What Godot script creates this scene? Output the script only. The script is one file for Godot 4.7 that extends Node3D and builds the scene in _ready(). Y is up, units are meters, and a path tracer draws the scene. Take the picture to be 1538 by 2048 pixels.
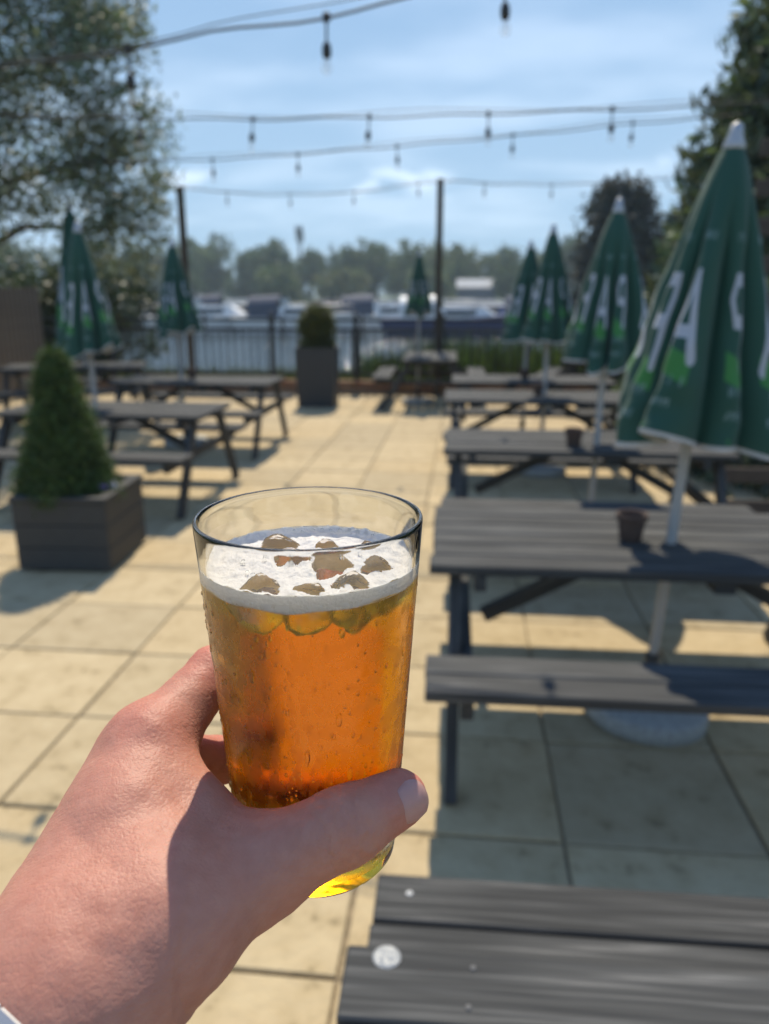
extends Node3D

var rng := RandomNumberGenerator.new()
var M := {}
var cache := {}
var used := {}

# ------------------------------------------------------------------ naming and tagging
func numbered(called: String) -> String:
	if not used.has(called):
		used[called] = 0
		return called
	used[called] += 1
	return "%s_%03d" % [called, used[called]]

func thing(called: String, label: String, category: String, at := Vector3.ZERO, turn := 0.0, group := "") -> Node3D:
	var o := Node3D.new()
	o.name = numbered(called)
	add_child(o)
	o.position = at
	o.rotation.y = turn
	tag(o, label, category, group)
	return o

func tag(o: Node3D, label: String, category: String, group := "") -> void:
	o.set_meta("label", label)
	o.set_meta("category", category)
	if group != "":
		o.set_meta("group", group)

func part(called: String, mesh: Mesh, mat: Material, parent: Node3D, at := Vector3.ZERO, rot := Vector3.ZERO) -> MeshInstance3D:
	var o := MeshInstance3D.new()
	o.name = called
	o.mesh = mesh
	if mat != null:
		o.material_override = mat
	parent.add_child(o, true)
	o.position = at
	o.rotation = rot
	return o

func one(called: String, mesh: Mesh, mat: Material, label: String, category: String, at := Vector3.ZERO, group := "") -> MeshInstance3D:
	var o := MeshInstance3D.new()
	o.name = numbered(called)
	o.mesh = mesh
	if mat != null:
		o.material_override = mat
	add_child(o)
	o.position = at
	tag(o, label, category, group)
	return o

func setting(called: String, mesh: Mesh, mat: Material, at := Vector3.ZERO) -> MeshInstance3D:
	var o := MeshInstance3D.new()
	o.name = numbered(called)
	o.mesh = mesh
	o.material_override = mat
	add_child(o)
	o.position = at
	o.set_meta("kind", "structure")
	return o

func copy(o: Node3D, label: String, at: Vector3, turn: float) -> Node3D:
	var base := String(o.name)
	var c: Node3D = o.duplicate()
	c.name = numbered(base)
	add_child(c)
	c.position = at
	c.rotation.y = turn
	c.set_meta("label", label)
	return c

# ------------------------------------------------------------------ materials
func col(r: float, g: float, b: float, a := 1.0) -> Color:
	var c := Color(r, g, b).linear_to_srgb()
	c.a = a
	return c

func mat(r: float, g: float, b: float, rough := 0.8, metal := 0.0) -> StandardMaterial3D:
	var m := StandardMaterial3D.new()
	m.albedo_color = col(r, g, b)
	m.roughness = rough
	m.metallic = metal
	return m

func noise(kind: int, freq: float, octaves := 4, sd := 1) -> FastNoiseLite:
	var n := FastNoiseLite.new()
	n.noise_type = kind as FastNoiseLite.NoiseType
	n.frequency = freq
	n.fractal_octaves = octaves
	n.seed = sd
	return n

func ntex(n: FastNoiseLite, size: int, stops: Array = [], sz2 := 0) -> NoiseTexture2D:
	var t := NoiseTexture2D.new()
	t.noise = n
	t.width = size
	t.height = sz2 if sz2 > 0 else size
	t.seamless = true
	t.generate_mipmaps = false
	if stops.size() > 0:
		var g := Gradient.new()
		var offs := PackedFloat32Array()
		var cols := PackedColorArray()
		for s in stops:
			offs.append(s[0])
			cols.append(col(s[1], s[2], s[3]))
		g.offsets = offs
		g.colors = cols
		t.color_ramp = g
	return t

func tri_mat(tex: Texture2D, scale: Vector3, rough := 0.8, world := false, height: Texture2D = null, hscale := 0.0) -> StandardMaterial3D:
	var m := StandardMaterial3D.new()
	m.albedo_texture = tex
	m.uv1_triplanar = true
	m.uv1_world_triplanar = world
	m.uv1_scale = scale
	m.roughness = rough
	if height != null:
		m.heightmap_enabled = true
		m.heightmap_texture = height
		m.heightmap_scale = hscale
	return m

# ------------------------------------------------------------------ geometry helpers
func mb() -> SurfaceTool:
	var st := SurfaceTool.new()
	st.begin(Mesh.PRIMITIVE_TRIANGLES)
	return st

func tri(st: SurfaceTool, a: Vector3, b: Vector3, c: Vector3, n: Vector3) -> void:
	# front faces run clockwise; n is the outward side
	if (b - a).cross(c - a).dot(n) > 0.0:
		var t := b
		b = c
		c = t
	var fn := -(b - a).cross(c - a).normalized()
	st.set_normal(fn)
	st.add_vertex(a)
	st.set_normal(fn)
	st.add_vertex(b)
	st.set_normal(fn)
	st.add_vertex(c)

func quad(st: SurfaceTool, a: Vector3, b: Vector3, c: Vector3, d: Vector3, n: Vector3) -> void:
	tri(st, a, b, c, n)
	tri(st, a, c, d, n)

func box_into(st: SurfaceTool, size: Vector3, xf := Transform3D(), ch := 0.0) -> void:
	var h := size * 0.5
	if ch <= 0.0:
		for ax in 3:
			for s in [-1.0, 1.0]:
				var n := Vector3.ZERO
				n[ax] = s
				var u := (ax + 1) % 3
				var v := (ax + 2) % 3
				var p: Array = []
				for k in [[-1, -1], [1, -1], [1, 1], [-1, 1]]:
					var q := Vector3.ZERO
					q[ax] = s * h[ax]
					q[u] = k[0] * h[u]
					q[v] = k[1] * h[v]
					p.append(xf * q)
				quad(st, p[0], p[1], p[2], p[3], xf.basis * n)
		return
	for ax in 3:
		var u := (ax + 1) % 3
		var v := (ax + 2) % 3
		for s in [-1.0, 1.0]:
			var n := Vector3.ZERO
			n[ax] = s
			var p: Array = []
			for k in [[-1, -1], [1, -1], [1, 1], [-1, 1]]:
				var q := Vector3.ZERO
				q[ax] = s * h[ax]
				q[u] = k[0] * (h[u] - ch)
				q[v] = k[1] * (h[v] - ch)
				p.append(xf * q)
			quad(st, p[0], p[1], p[2], p[3], xf.basis * n)
			# chamfer between +-ax and +-u
			for s2 in [-1.0, 1.0]:
				var n2 := Vector3.ZERO
				n2[ax] = s
				n2[u] = s2
				var e: Array = []
				for k in [[0, -1], [0, 1], [1, 1], [1, -1]]:
					var q := Vector3.ZERO
					q[ax] = s * (h[ax] - (ch if k[0] == 1 else 0.0))
					q[u] = s2 * (h[u] - (ch if k[0] == 0 else 0.0))
					q[v] = k[1] * (h[v] - ch)
					e.append(xf * q)
				quad(st, e[0], e[1], e[2], e[3], xf.basis * n2)
	for sx in [-1.0, 1.0]:
		for sy in [-1.0, 1.0]:
			for sz in [-1.0, 1.0]:
				var s := Vector3(sx, sy, sz)
				tri(st, xf * (s * (h - Vector3(0, ch, ch))), xf * (s * (h - Vector3(ch, 0, ch))), xf * (s * (h - Vector3(ch, ch, 0))), xf.basis * s)

func box(size: Vector3, ch := 0.0) -> Mesh:
	var key := "box%s_%s" % [size, ch]
	if not cache.has(key):
		var st := mb()
		box_into(st, size, Transform3D(), ch)
		cache[key] = st.commit()
	return cache[key]

# a bar from a to b with rectangular section w (side) x t (the other way), x along the bar
func along(a: Vector3, b: Vector3, up := Vector3.UP) -> Transform3D:
	var x := (b - a).normalized()
	var z := x.cross(up).normalized()
	var y := z.cross(x).normalized()
	return Transform3D(Basis(x, y, z), (a + b) * 0.5)

func bar(called: String, a: Vector3, b: Vector3, h: float, w: float, m: Material, parent: Node3D, ch := 0.003, up := Vector3.UP) -> MeshInstance3D:
	var o := part(called, box(Vector3(snappedf((b - a).length(), 0.001), h, w), ch), m, parent)
	o.transform = along(a, b, up)
	return o

# lathe: profile of Vector2(r, y); outward is to the right of its direction; repeated points break smoothing
func lathe_into(st: SurfaceTool, prof: PackedVector2Array, seg: int, at := Vector3.ZERO, arc := TAU) -> void:
	var n := prof.size()
	var nor: Array = []
	for i in n:
		var acc := Vector2.ZERO
		if i > 0 and prof[i].distance_to(prof[i - 1]) > 1e-7:
			var d := (prof[i] - prof[i - 1]).normalized()
			acc += Vector2(d.y, -d.x)
		if i < n - 1 and prof[i].distance_to(prof[i + 1]) > 1e-7:
			var d := (prof[i + 1] - prof[i]).normalized()
			acc += Vector2(d.y, -d.x)
		nor.append(acc.normalized())
	for i in n - 1:
		if prof[i].distance_to(prof[i + 1]) < 1e-7:
			continue
		for j in seg:
			var a0 := arc * j / seg
			var a1 := arc * (j + 1) / seg
			var d0 := Vector3(sin(a0), 0, cos(a0))
			var d1 := Vector3(sin(a1), 0, cos(a1))
			var p := [d0 * prof[i].x + Vector3(0, prof[i].y, 0), d1 * prof[i].x + Vector3(0, prof[i].y, 0), d1 * prof[i + 1].x + Vector3(0, prof[i + 1].y, 0), d0 * prof[i + 1].x + Vector3(0, prof[i + 1].y, 0)]
			var q := [d0 * nor[i].x + Vector3(0, nor[i].y, 0), d1 * nor[i].x + Vector3(0, nor[i].y, 0), d1 * nor[i + 1].x + Vector3(0, nor[i + 1].y, 0), d0 * nor[i + 1].x + Vector3(0, nor[i + 1].y, 0)]
			for t in [[0, 1, 2], [0, 2, 3]]:
				var a: Vector3 = p[t[0]]
				var b: Vector3 = p[t[1]]
				var c: Vector3 = p[t[2]]
				var cr := (b - a).cross(c - a)
				if cr.length_squared() < 1e-18:
					continue
				var o: Array = t
				if cr.dot(q[t[0]] + q[t[1]] + q[t[2]]) > 0.0:
					o = [t[0], t[2], t[1]]
				for k in o:
					st.set_normal(q[k])
					st.set_uv(Vector2(float(j) / seg, prof[i].y))
					st.add_vertex(p[k] + at)

func lathe(prof: PackedVector2Array, seg := 24) -> Mesh:
	var st := mb()
	lathe_into(st, prof, seg)
	return st.commit()

func pv(a: Array) -> PackedVector2Array:
	var r := PackedVector2Array()
	for k in range(0, a.size(), 2):
		r.append(Vector2(a[k], a[k + 1]))
	return r

# tube along points with radii
func tube_into(st: SurfaceTool, pts: Array, rad: Array, seg := 8) -> void:
	var rings: Array = []
	var prev := Vector3.ZERO
	for i in pts.size():
		var t: Vector3
		if i == 0:
			t = pts[1] - pts[0]
		elif i == pts.size() - 1:
			t = pts[i] - pts[i - 1]
		else:
			t = pts[i + 1] - pts[i - 1]
		t = t.normalized()
		var u := prev if prev != Vector3.ZERO else (Vector3.UP if absf(t.y) < 0.9 else Vector3.RIGHT)
		u = (u - t * u.dot(t)).normalized()
		prev = u
		var v := t.cross(u)
		var ring: Array = []
		for j in seg:
			var a := TAU * j / seg
			ring.append([pts[i] + (u * cos(a) + v * sin(a)) * rad[i], u * cos(a) + v * sin(a)])
		rings.append(ring)
	for i in pts.size() - 1:
		for j in seg:
			var k := (j + 1) % seg
			var q := [rings[i][j], rings[i][k], rings[i + 1][k], rings[i + 1][j]]
			for t in [[0, 1, 2], [0, 2, 3]]:
				var a: Vector3 = q[t[0]][0]
				var b: Vector3 = q[t[1]][0]
				var c: Vector3 = q[t[2]][0]
				var o: Array = t if (b - a).cross(c - a).dot(q[t[0]][1]) < 0.0 else [t[0], t[2], t[1]]
				for e in o:
					st.set_normal(q[e][1])
					st.add_vertex(q[e][0])
	for e in [0, pts.size() - 1]:
		var nn: Vector3 = (pts[0] - pts[1]) if e == 0 else (pts[e] - pts[e - 1])
		for j in seg:
			tri(st, pts[e], rings[e][j][0], rings[e][(j + 1) % seg][0], nn)

func tube(pts: Array, rad: Array, seg := 8) -> Mesh:
	var st := mb()
	tube_into(st, pts, rad, seg)
	return st.commit()

func rod(a: Vector3, b: Vector3, r0: float, r1: float, seg := 8) -> Mesh:
	return tube([a, b], [r0, r1], seg)

# a clump of leaves round the origin
func leaf_clump(count: int, reach: Vector3, length: float, width: float, tone: Color, spread: float, droop: float, sd: int) -> Mesh:
	var r := RandomNumberGenerator.new()
	r.seed = sd
	var st := mb()
	for i in count:
		var p := Vector3(r.randfn() * 0.5, r.randfn() * 0.5, r.randfn() * 0.5) * reach
		var d := Vector3(r.randfn(), r.randfn() - droop, r.randfn()).normalized()
		var s := d.cross(Vector3(r.randfn(), r.randfn(), r.randfn())).normalized()
		var nn := d.cross(s).normalized()
		var l := length * r.randf_range(0.6, 1.3)
		var w := width * r.randf_range(0.7, 1.2) * 0.5
		var k := 1.0 + r.randf_range(-spread, spread)
		var c := Color(tone.r * k * r.randf_range(0.9, 1.15), tone.g * k, tone.b * k * r.randf_range(0.8, 1.1))
		var a := p
		var b := p + d * l * 0.45 + s * w + nn * l * 0.05
		var e := p + d * l
		var f := p + d * l * 0.45 - s * w + nn * l * 0.05
		for v in [a, b, e, a, e, f]:
			st.set_color(c)
			st.set_normal(nn)
			st.add_vertex(v)
	return st.commit()

func multi(called: String, mesh: Mesh, m: Material, xfs: Array, parent: Node3D, tints: Array = []) -> MultiMeshInstance3D:
	var mm := MultiMesh.new()
	mm.transform_format = MultiMesh.TRANSFORM_3D
	mm.use_colors = tints.size() > 0
	mm.mesh = mesh
	mm.instance_count = xfs.size()
	for i in xfs.size():
		mm.set_instance_transform(i, xfs[i])
		if tints.size() > 0:
			mm.set_instance_color(i, tints[i])
	var o := MultiMeshInstance3D.new()
	o.name = called
	o.multimesh = mm
	o.material_override = m
	parent.add_child(o, true)
	return o

# many copies of a few clumps joined into one part
func bake(called: String, clumps: Array, m: Material, xfs: Array, parent: Node3D) -> MeshInstance3D:
	var st := mb()
	var k := 0
	for x in xfs:
		k = (k * 7 + 3) % 1009
		st.append_from(clumps[k % clumps.size()], 0, x)
	return part(called, st.commit(), m, parent)

func clump_set(count: int, reach: Vector3, length: float, width: float, tone: Color, droop: float, sd: int, range := 0.35) -> Array:
	var out: Array = []
	for k in 5:
		var f := 1.0 + range * (k - 2) / 2.0
		var warm := 1.0 + 0.12 * sin(k * 2.4 + sd)
		out.append(leaf_clump(count, reach, length, width, Color(tone.r * f * warm, tone.g * f, tone.b * f), 0.3, droop, sd * 10 + k))
	return out

func rand_basis(r: RandomNumberGenerator, s: float) -> Basis:
	return Basis.from_euler(Vector3(r.randf() * TAU, r.randf() * TAU, r.randf() * TAU)).scaled(Vector3.ONE * s)

# ------------------------------------------------------------------ ready
func _ready() -> void:
	rng.seed = 7
	# camera
	var cam := Camera3D.new()
	cam.name = "camera"
	add_child(cam)
	cam.position = Vector3(0, 1.57, 0)
	cam.rotation_degrees = Vector3(-15.9306, 5.8190, 0)
	cam.current = true
	var lens := CameraAttributesPhysical.new()
	lens.frustum_focal_length = 18.03
	lens.frustum_near = 0.03
	lens.frustum_far = 1500.0
	lens.frustum_focus_distance = 0.295
	lens.exposure_aperture = 5.8
	cam.attributes = lens
	cam.near = 0.03
	cam.far = 1500.0
	cam.fov = 67.30
	# sky
	var env := Environment.new()
	env.background_mode = Environment.BG_SKY
	env.tonemap_mode = Environment.TONE_MAPPER_LINEAR
	env.tonemap_exposure = 1.12
	env.sdfgi_enabled = true
	env.ssao_enabled = true
	env.ssil_enabled = true
	env.fog_enabled = true
	env.fog_density = 0.0009
	env.fog_light_color = Color(0.88, 0.95, 0.97)
	var ps := ProceduralSkyMaterial.new()
	ps.sky_top_color = col(0.075, 0.22, 0.60)
	ps.sky_horizon_color = col(0.45, 0.66, 0.86)
	ps.sky_curve = 0.55
	ps.ground_bottom_color = col(0.10, 0.10, 0.08)
	ps.ground_horizon_color = col(0.45, 0.55, 0.6)
	ps.sun_angle_max = 18.0
	ps.sun_curve = 0.12
	ps.sky_cover = cloud_cover()
	ps.sky_cover_modulate = Color(1, 1, 1, 1)
	var sky := Sky.new()
	sky.sky_material = ps
	env.sky = sky
	var we := WorldEnvironment.new()
	we.name = "world"
	we.environment = env
	add_child(we)
	# sun: shadows come towards the camera
	var sun := DirectionalLight3D.new()
	sun.name = "sun"
	add_child(sun)
	sun.light_energy = 1.6
	sun.light_color = Color(1.0, 0.95, 0.86)
	sun.light_angular_distance = 0.55
	sun.shadow_enabled = true
	sun.look_at_from_position(Vector3(0, 10, 0), Vector3(0, 10, 0) + Vector3(0.07, -1.0, 0.655), Vector3.RIGHT)

	make_materials()
	ground_and_paving()
	wall_and_railing()
	water_and_boats()
	far_bank()
	big_trees()
	timber()
	tables()
	parasols()
	planters()
	string_lights()
	pint()
	hand()

func cloud_cover() -> ImageTexture:
	var w := 1536
	var h := 768
	var im := Image.create(w, h, false, Image.FORMAT_RGBA8)
	im.fill(Color(0, 0, 0, 0))
	var wisp := noise(FastNoiseLite.TYPE_SIMPLEX_SMOOTH, 1.6, 5, 11)
	var puff := noise(FastNoiseLite.TYPE_SIMPLEX_SMOOTH, 5.0, 5, 23)
	for y in int(h * 0.5):
		var el := PI * (0.5 - (y + 0.5) / h)
		for x in w:
			var az := TAU * ((x + 0.5) / w - 0.5)
			var d := Vector3(sin(az) * cos(el), sin(el), -cos(az) * cos(el))
			var flat := Vector3(d.x, 0, d.z) / (d.y + 0.18)
			var v := wisp.get_noise_3d(flat.x * 0.55, 3.0, flat.z * 1.1)
			var a := clampf(smoothstep(-0.2, 0.55, v) * 0.24, 0.0, 1.0)
			# low cumulus in a band near the horizon
			var pv2 := puff.get_noise_3d(d.x * 1.0, d.y * 2.6, d.z * 1.0)
			var deg := rad_to_deg(el)
			var band := smoothstep(4.0, 6.0, deg) * (1.0 - smoothstep(7.5, 10.0, deg))
			a = maxf(a, band * smoothstep(0.20, 0.48, pv2) * 0.55)
			im.set_pixel(x, y, Color(0.86, 0.84, 0.82, a))
	return ImageTexture.create_from_image(im)

func make_materials() -> void:
	var S := FastNoiseLite.TYPE_SIMPLEX_SMOOTH
	var C := FastNoiseLite.TYPE_CELLULAR
	var grain := ntex(noise(S, 0.018, 5, 3), 512)
	var wood := ntex(noise(S, 0.014, 5, 5), 512, [[0.0, 0.028, 0.029, 0.029], [0.40, 0.047, 0.048, 0.047], [0.62, 0.063, 0.064, 0.062], [0.80, 0.095, 0.095, 0.091], [1.0, 0.19, 0.185, 0.175]])
	for k in 4:
		var m := tri_mat(wood, Vector3(0.28, 8.0, 8.0), 0.78, false, grain, 0.12)
		m.metallic_specular = 0.35
		m.uv1_offset = Vector3(k * 0.37, k * 0.21, k * 0.53)
		var fac: float = [1.0, 0.82, 1.15, 0.92][k]
		m.albedo_color = col(fac, fac, fac)
		M["wood%d" % k] = m
	# paving
	var pgrain := ntex(noise(S, 0.05, 5, 8), 512)
	var pav := noise(S, 0.007, 6, 9)
	pav.fractal_gain = 0.62
	var ptex := ntex(pav, 1024, [[0.0, 0.20, 0.155, 0.085], [0.14, 0.31, 0.24, 0.13], [0.25, 0.405, 0.317, 0.18], [0.5, 0.44, 0.348, 0.205], [0.75, 0.465, 0.372, 0.222], [1.0, 0.49, 0.40, 0.245]])
	for k in 5:
		var m := tri_mat(ptex, Vector3(0.8, 0.8, 0.8), 0.9, true, pgrain, 0.25)
		m.uv1_offset = Vector3(k * 0.31, 0, k * 0.47)
		var f: Array = [[1.0, 0.99, 0.97], [0.93, 0.92, 0.90], [1.06, 1.04, 1.0], [0.98, 0.95, 0.90], [0.86, 0.86, 0.86]][k]
		m.albedo_color = col(f[0], f[1], f[2])
		M["slab%d" % k] = m
	M.bed = tri_mat(ntex(noise(S, 0.03, 4, 12), 256, [[0.0, 0.14, 0.11, 0.065], [0.6, 0.26, 0.20, 0.12], [1.0, 0.33, 0.26, 0.16]]), Vector3(3, 3, 3), 0.95, true)
	M.soil = tri_mat(ntex(noise(S, 0.06, 5, 2), 256, [[0.0, 0.012, 0.009, 0.006], [1.0, 0.06, 0.042, 0.03]]), Vector3(4, 4, 4), 0.95, true)
	M.turf = tri_mat(ntex(noise(S, 0.03, 5, 4), 512, [[0.0, 0.03, 0.05, 0.015], [0.5, 0.06, 0.095, 0.025], [1.0, 0.11, 0.13, 0.05]]), Vector3(0.5, 0.5, 0.5), 0.95, true)
	M.brick = []
	for k in 4:
		var f: Array = [[0.26, 0.13, 0.075], [0.30, 0.17, 0.10], [0.20, 0.105, 0.065], [0.33, 0.20, 0.12]][k]
		M.brick.append(mat(f[0], f[1], f[2], 0.9))
	M.mortar = mat(0.30, 0.26, 0.20, 0.95)
	M.iron = mat(0.016, 0.018, 0.020, 0.45)
	M.pole = mat(0.34, 0.34, 0.33, 0.4, 0.0)
	M.alu = mat(0.40, 0.40, 0.40, 0.45, 0.6)
	M.concrete = tri_mat(ntex(noise(S, 0.05, 5, 6), 256, [[0.0, 0.20, 0.21, 0.20], [1.0, 0.42, 0.43, 0.41]]), Vector3(3, 3, 3), 0.85)
	M.post = tri_mat(wood, Vector3(6.0, 0.8, 6.0), 0.75, false, grain, 0.2)
	M.post.albedo_color = Color(1.0, 0.86, 0.72)
	M.fence = tri_mat(ntex(noise(S, 0.02, 5, 21), 512, [[0.0, 0.07, 0.055, 0.042], [0.5, 0.13, 0.105, 0.08], [1.0, 0.19, 0.16, 0.125]]), Vector3(6, 0.8, 6), 0.85)
	M.dark_timber = tri_mat(ntex(noise(S, 0.02, 5, 22), 512, [[0.0, 0.03, 0.022, 0.017], [0.5, 0.055, 0.042, 0.032], [1.0, 0.09, 0.07, 0.055]]), Vector3(0.9, 7, 7), 0.8)
	M.planter = tri_mat(ntex(noise(S, 0.02, 5, 25), 512, [[0.0, 0.027, 0.027, 0.025], [0.5, 0.035, 0.035, 0.032], [1.0, 0.044, 0.044, 0.041]]), Vector3(0.9, 8, 8), 0.7, false, grain, 0.06)
	M.planter_grey = mat(0.028, 0.031, 0.034, 0.6)
	M.clay = tri_mat(ntex(noise(S, 0.04, 4, 26), 256, [[0.0, 0.05, 0.032, 0.025], [1.0, 0.12, 0.075, 0.055]]), Vector3(5, 5, 5), 0.85)
	M.cable = mat(0.02, 0.022, 0.024, 0.6)
	M.bulb = mat(0.9, 0.9, 0.88, 0.05)
	M.bulb.transparency = BaseMaterial3D.TRANSPARENCY_ALPHA
	M.bulb.albedo_color.a = 0.12
	# leaves: colours come from the vertices
	for k in [["leaf", 0.5, 0.55], ["needle", 0.7, 0.45], ["far_leaf", 0.7, 0.45]]:
		var m := StandardMaterial3D.new()
		m.vertex_color_use_as_albedo = true
		m.roughness = k[1]
		m.backlight_enabled = true
		m.backlight = col(k[2], k[2], k[2] * 0.6)
		M[k[0]] = m
	M.bark = tri_mat(ntex(noise(S, 0.03, 5, 28), 256, [[0.0, 0.03, 0.026, 0.022], [1.0, 0.12, 0.105, 0.09]]), Vector3(4, 1.5, 4), 0.95)
	# parasol cloth
	M.cloth = StandardMaterial3D.new()
	M.cloth.albedo_texture = cloth_print()
	M.cloth.roughness = 0.75
	M.cloth.rim_enabled = true
	M.cloth.rim = 0.3
	M.cloth.backlight_enabled = true
	M.cloth.backlight = col(0.10, 0.14, 0.12)
	M.hem = mat(0.42, 0.43, 0.42, 0.8)

func seg_d(p: Vector2, a: Vector2, b: Vector2) -> float:
	var ab := b - a
	var t := clampf((p - a).dot(ab) / ab.length_squared(), 0.0, 1.0)
	return p.distance_to(a + ab * t)

# the cloth print: two panels, one with a big A and one with a big P, small lines of lettering above and below
func cloth_print() -> ImageTexture:
	var w := 512
	var h := 512
	var im := Image.create(w, h, false, Image.FORMAT_RGB8)
	var green := Color(0.085, 0.275, 0.22)
	var bright := Color(0.20, 0.47, 0.22)
	var white := Color(0.66, 0.68, 0.71)
	im.fill(green)
	var big := [
		[[Vector2(70, 380), Vector2(125, 235)], [Vector2(125, 235), Vector2(180, 380)], [Vector2(90, 335), Vector2(160, 335)]],
		[[Vector2(335, 380), Vector2(335, 240)], [Vector2(335, 240), Vector2(400, 240)], [Vector2(400, 240), Vector2(428, 272)], [Vector2(428, 272), Vector2(400, 308)], [Vector2(400, 308), Vector2(335, 308)]]]
	var marks := []
	var r := RandomNumberGenerator.new()
	r.seed = 5
	for panel in 2:
		var ox := panel * 256.0
		for row in [[168, 12, 4], [412, 16, 3], [455, 12, 4]]:
			var x := ox + r.randf_range(66.0, 96.0)
			for k in row[2]:
				var cw: float = 92.0 / row[2]
				var a := Vector2(x, row[0])
				marks.append([a, a + Vector2(r.randf_range(-2, 3), row[1]), 1.8])
				if r.randf() < 0.7:
					marks.append([a, a + Vector2(cw * 0.55, r.randf_range(0, row[1])), 1.8])
				if r.randf() < 0.6:
					marks.append([a + Vector2(cw * 0.55, 0), a + Vector2(cw * 0.55, row[1]), 1.8])
				x += cw
	for y in range(230, 430):
		for x in w:
			var p := Vector2(x, y)
			var pan := int(x / 256.0)
			var c := green
			var q := p - Vector2(pan * 256 + 128, 385)
			var leaf := q.y + q.x * 0.18
			if absf(q.x) < 62 and leaf > -20 and leaf < 28:
				c = bright
			for s in big[pan]:
				if seg_d(p, s[0], s[1]) < 11.5:
					c = white
			if c != green:
				im.set_pixel(x, y, c)
	for mk in marks:
		var a: Vector2 = mk[0]
		var b: Vector2 = mk[1]
		for y in range(int(minf(a.y, b.y)) - 3, int(maxf(a.y, b.y)) + 4):
			for x in range(int(minf(a.x, b.x)) - 3, int(maxf(a.x, b.x)) + 4):
				if x >= 0 and y >= 0 and x < w and y < h and seg_d(Vector2(x, y), a, b) < mk[2]:
					im.set_pixel(x, y, white.lerp(green, 0.35))
	for pan in 2:
		for k in 1:
			var cx := pan * 256 + 150
			for y in range(500, 508):
				for x in range(cx - 5, cx + 5):
					im.set_pixel(x, y, bright)
	return ImageTexture.create_from_image(im)

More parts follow.
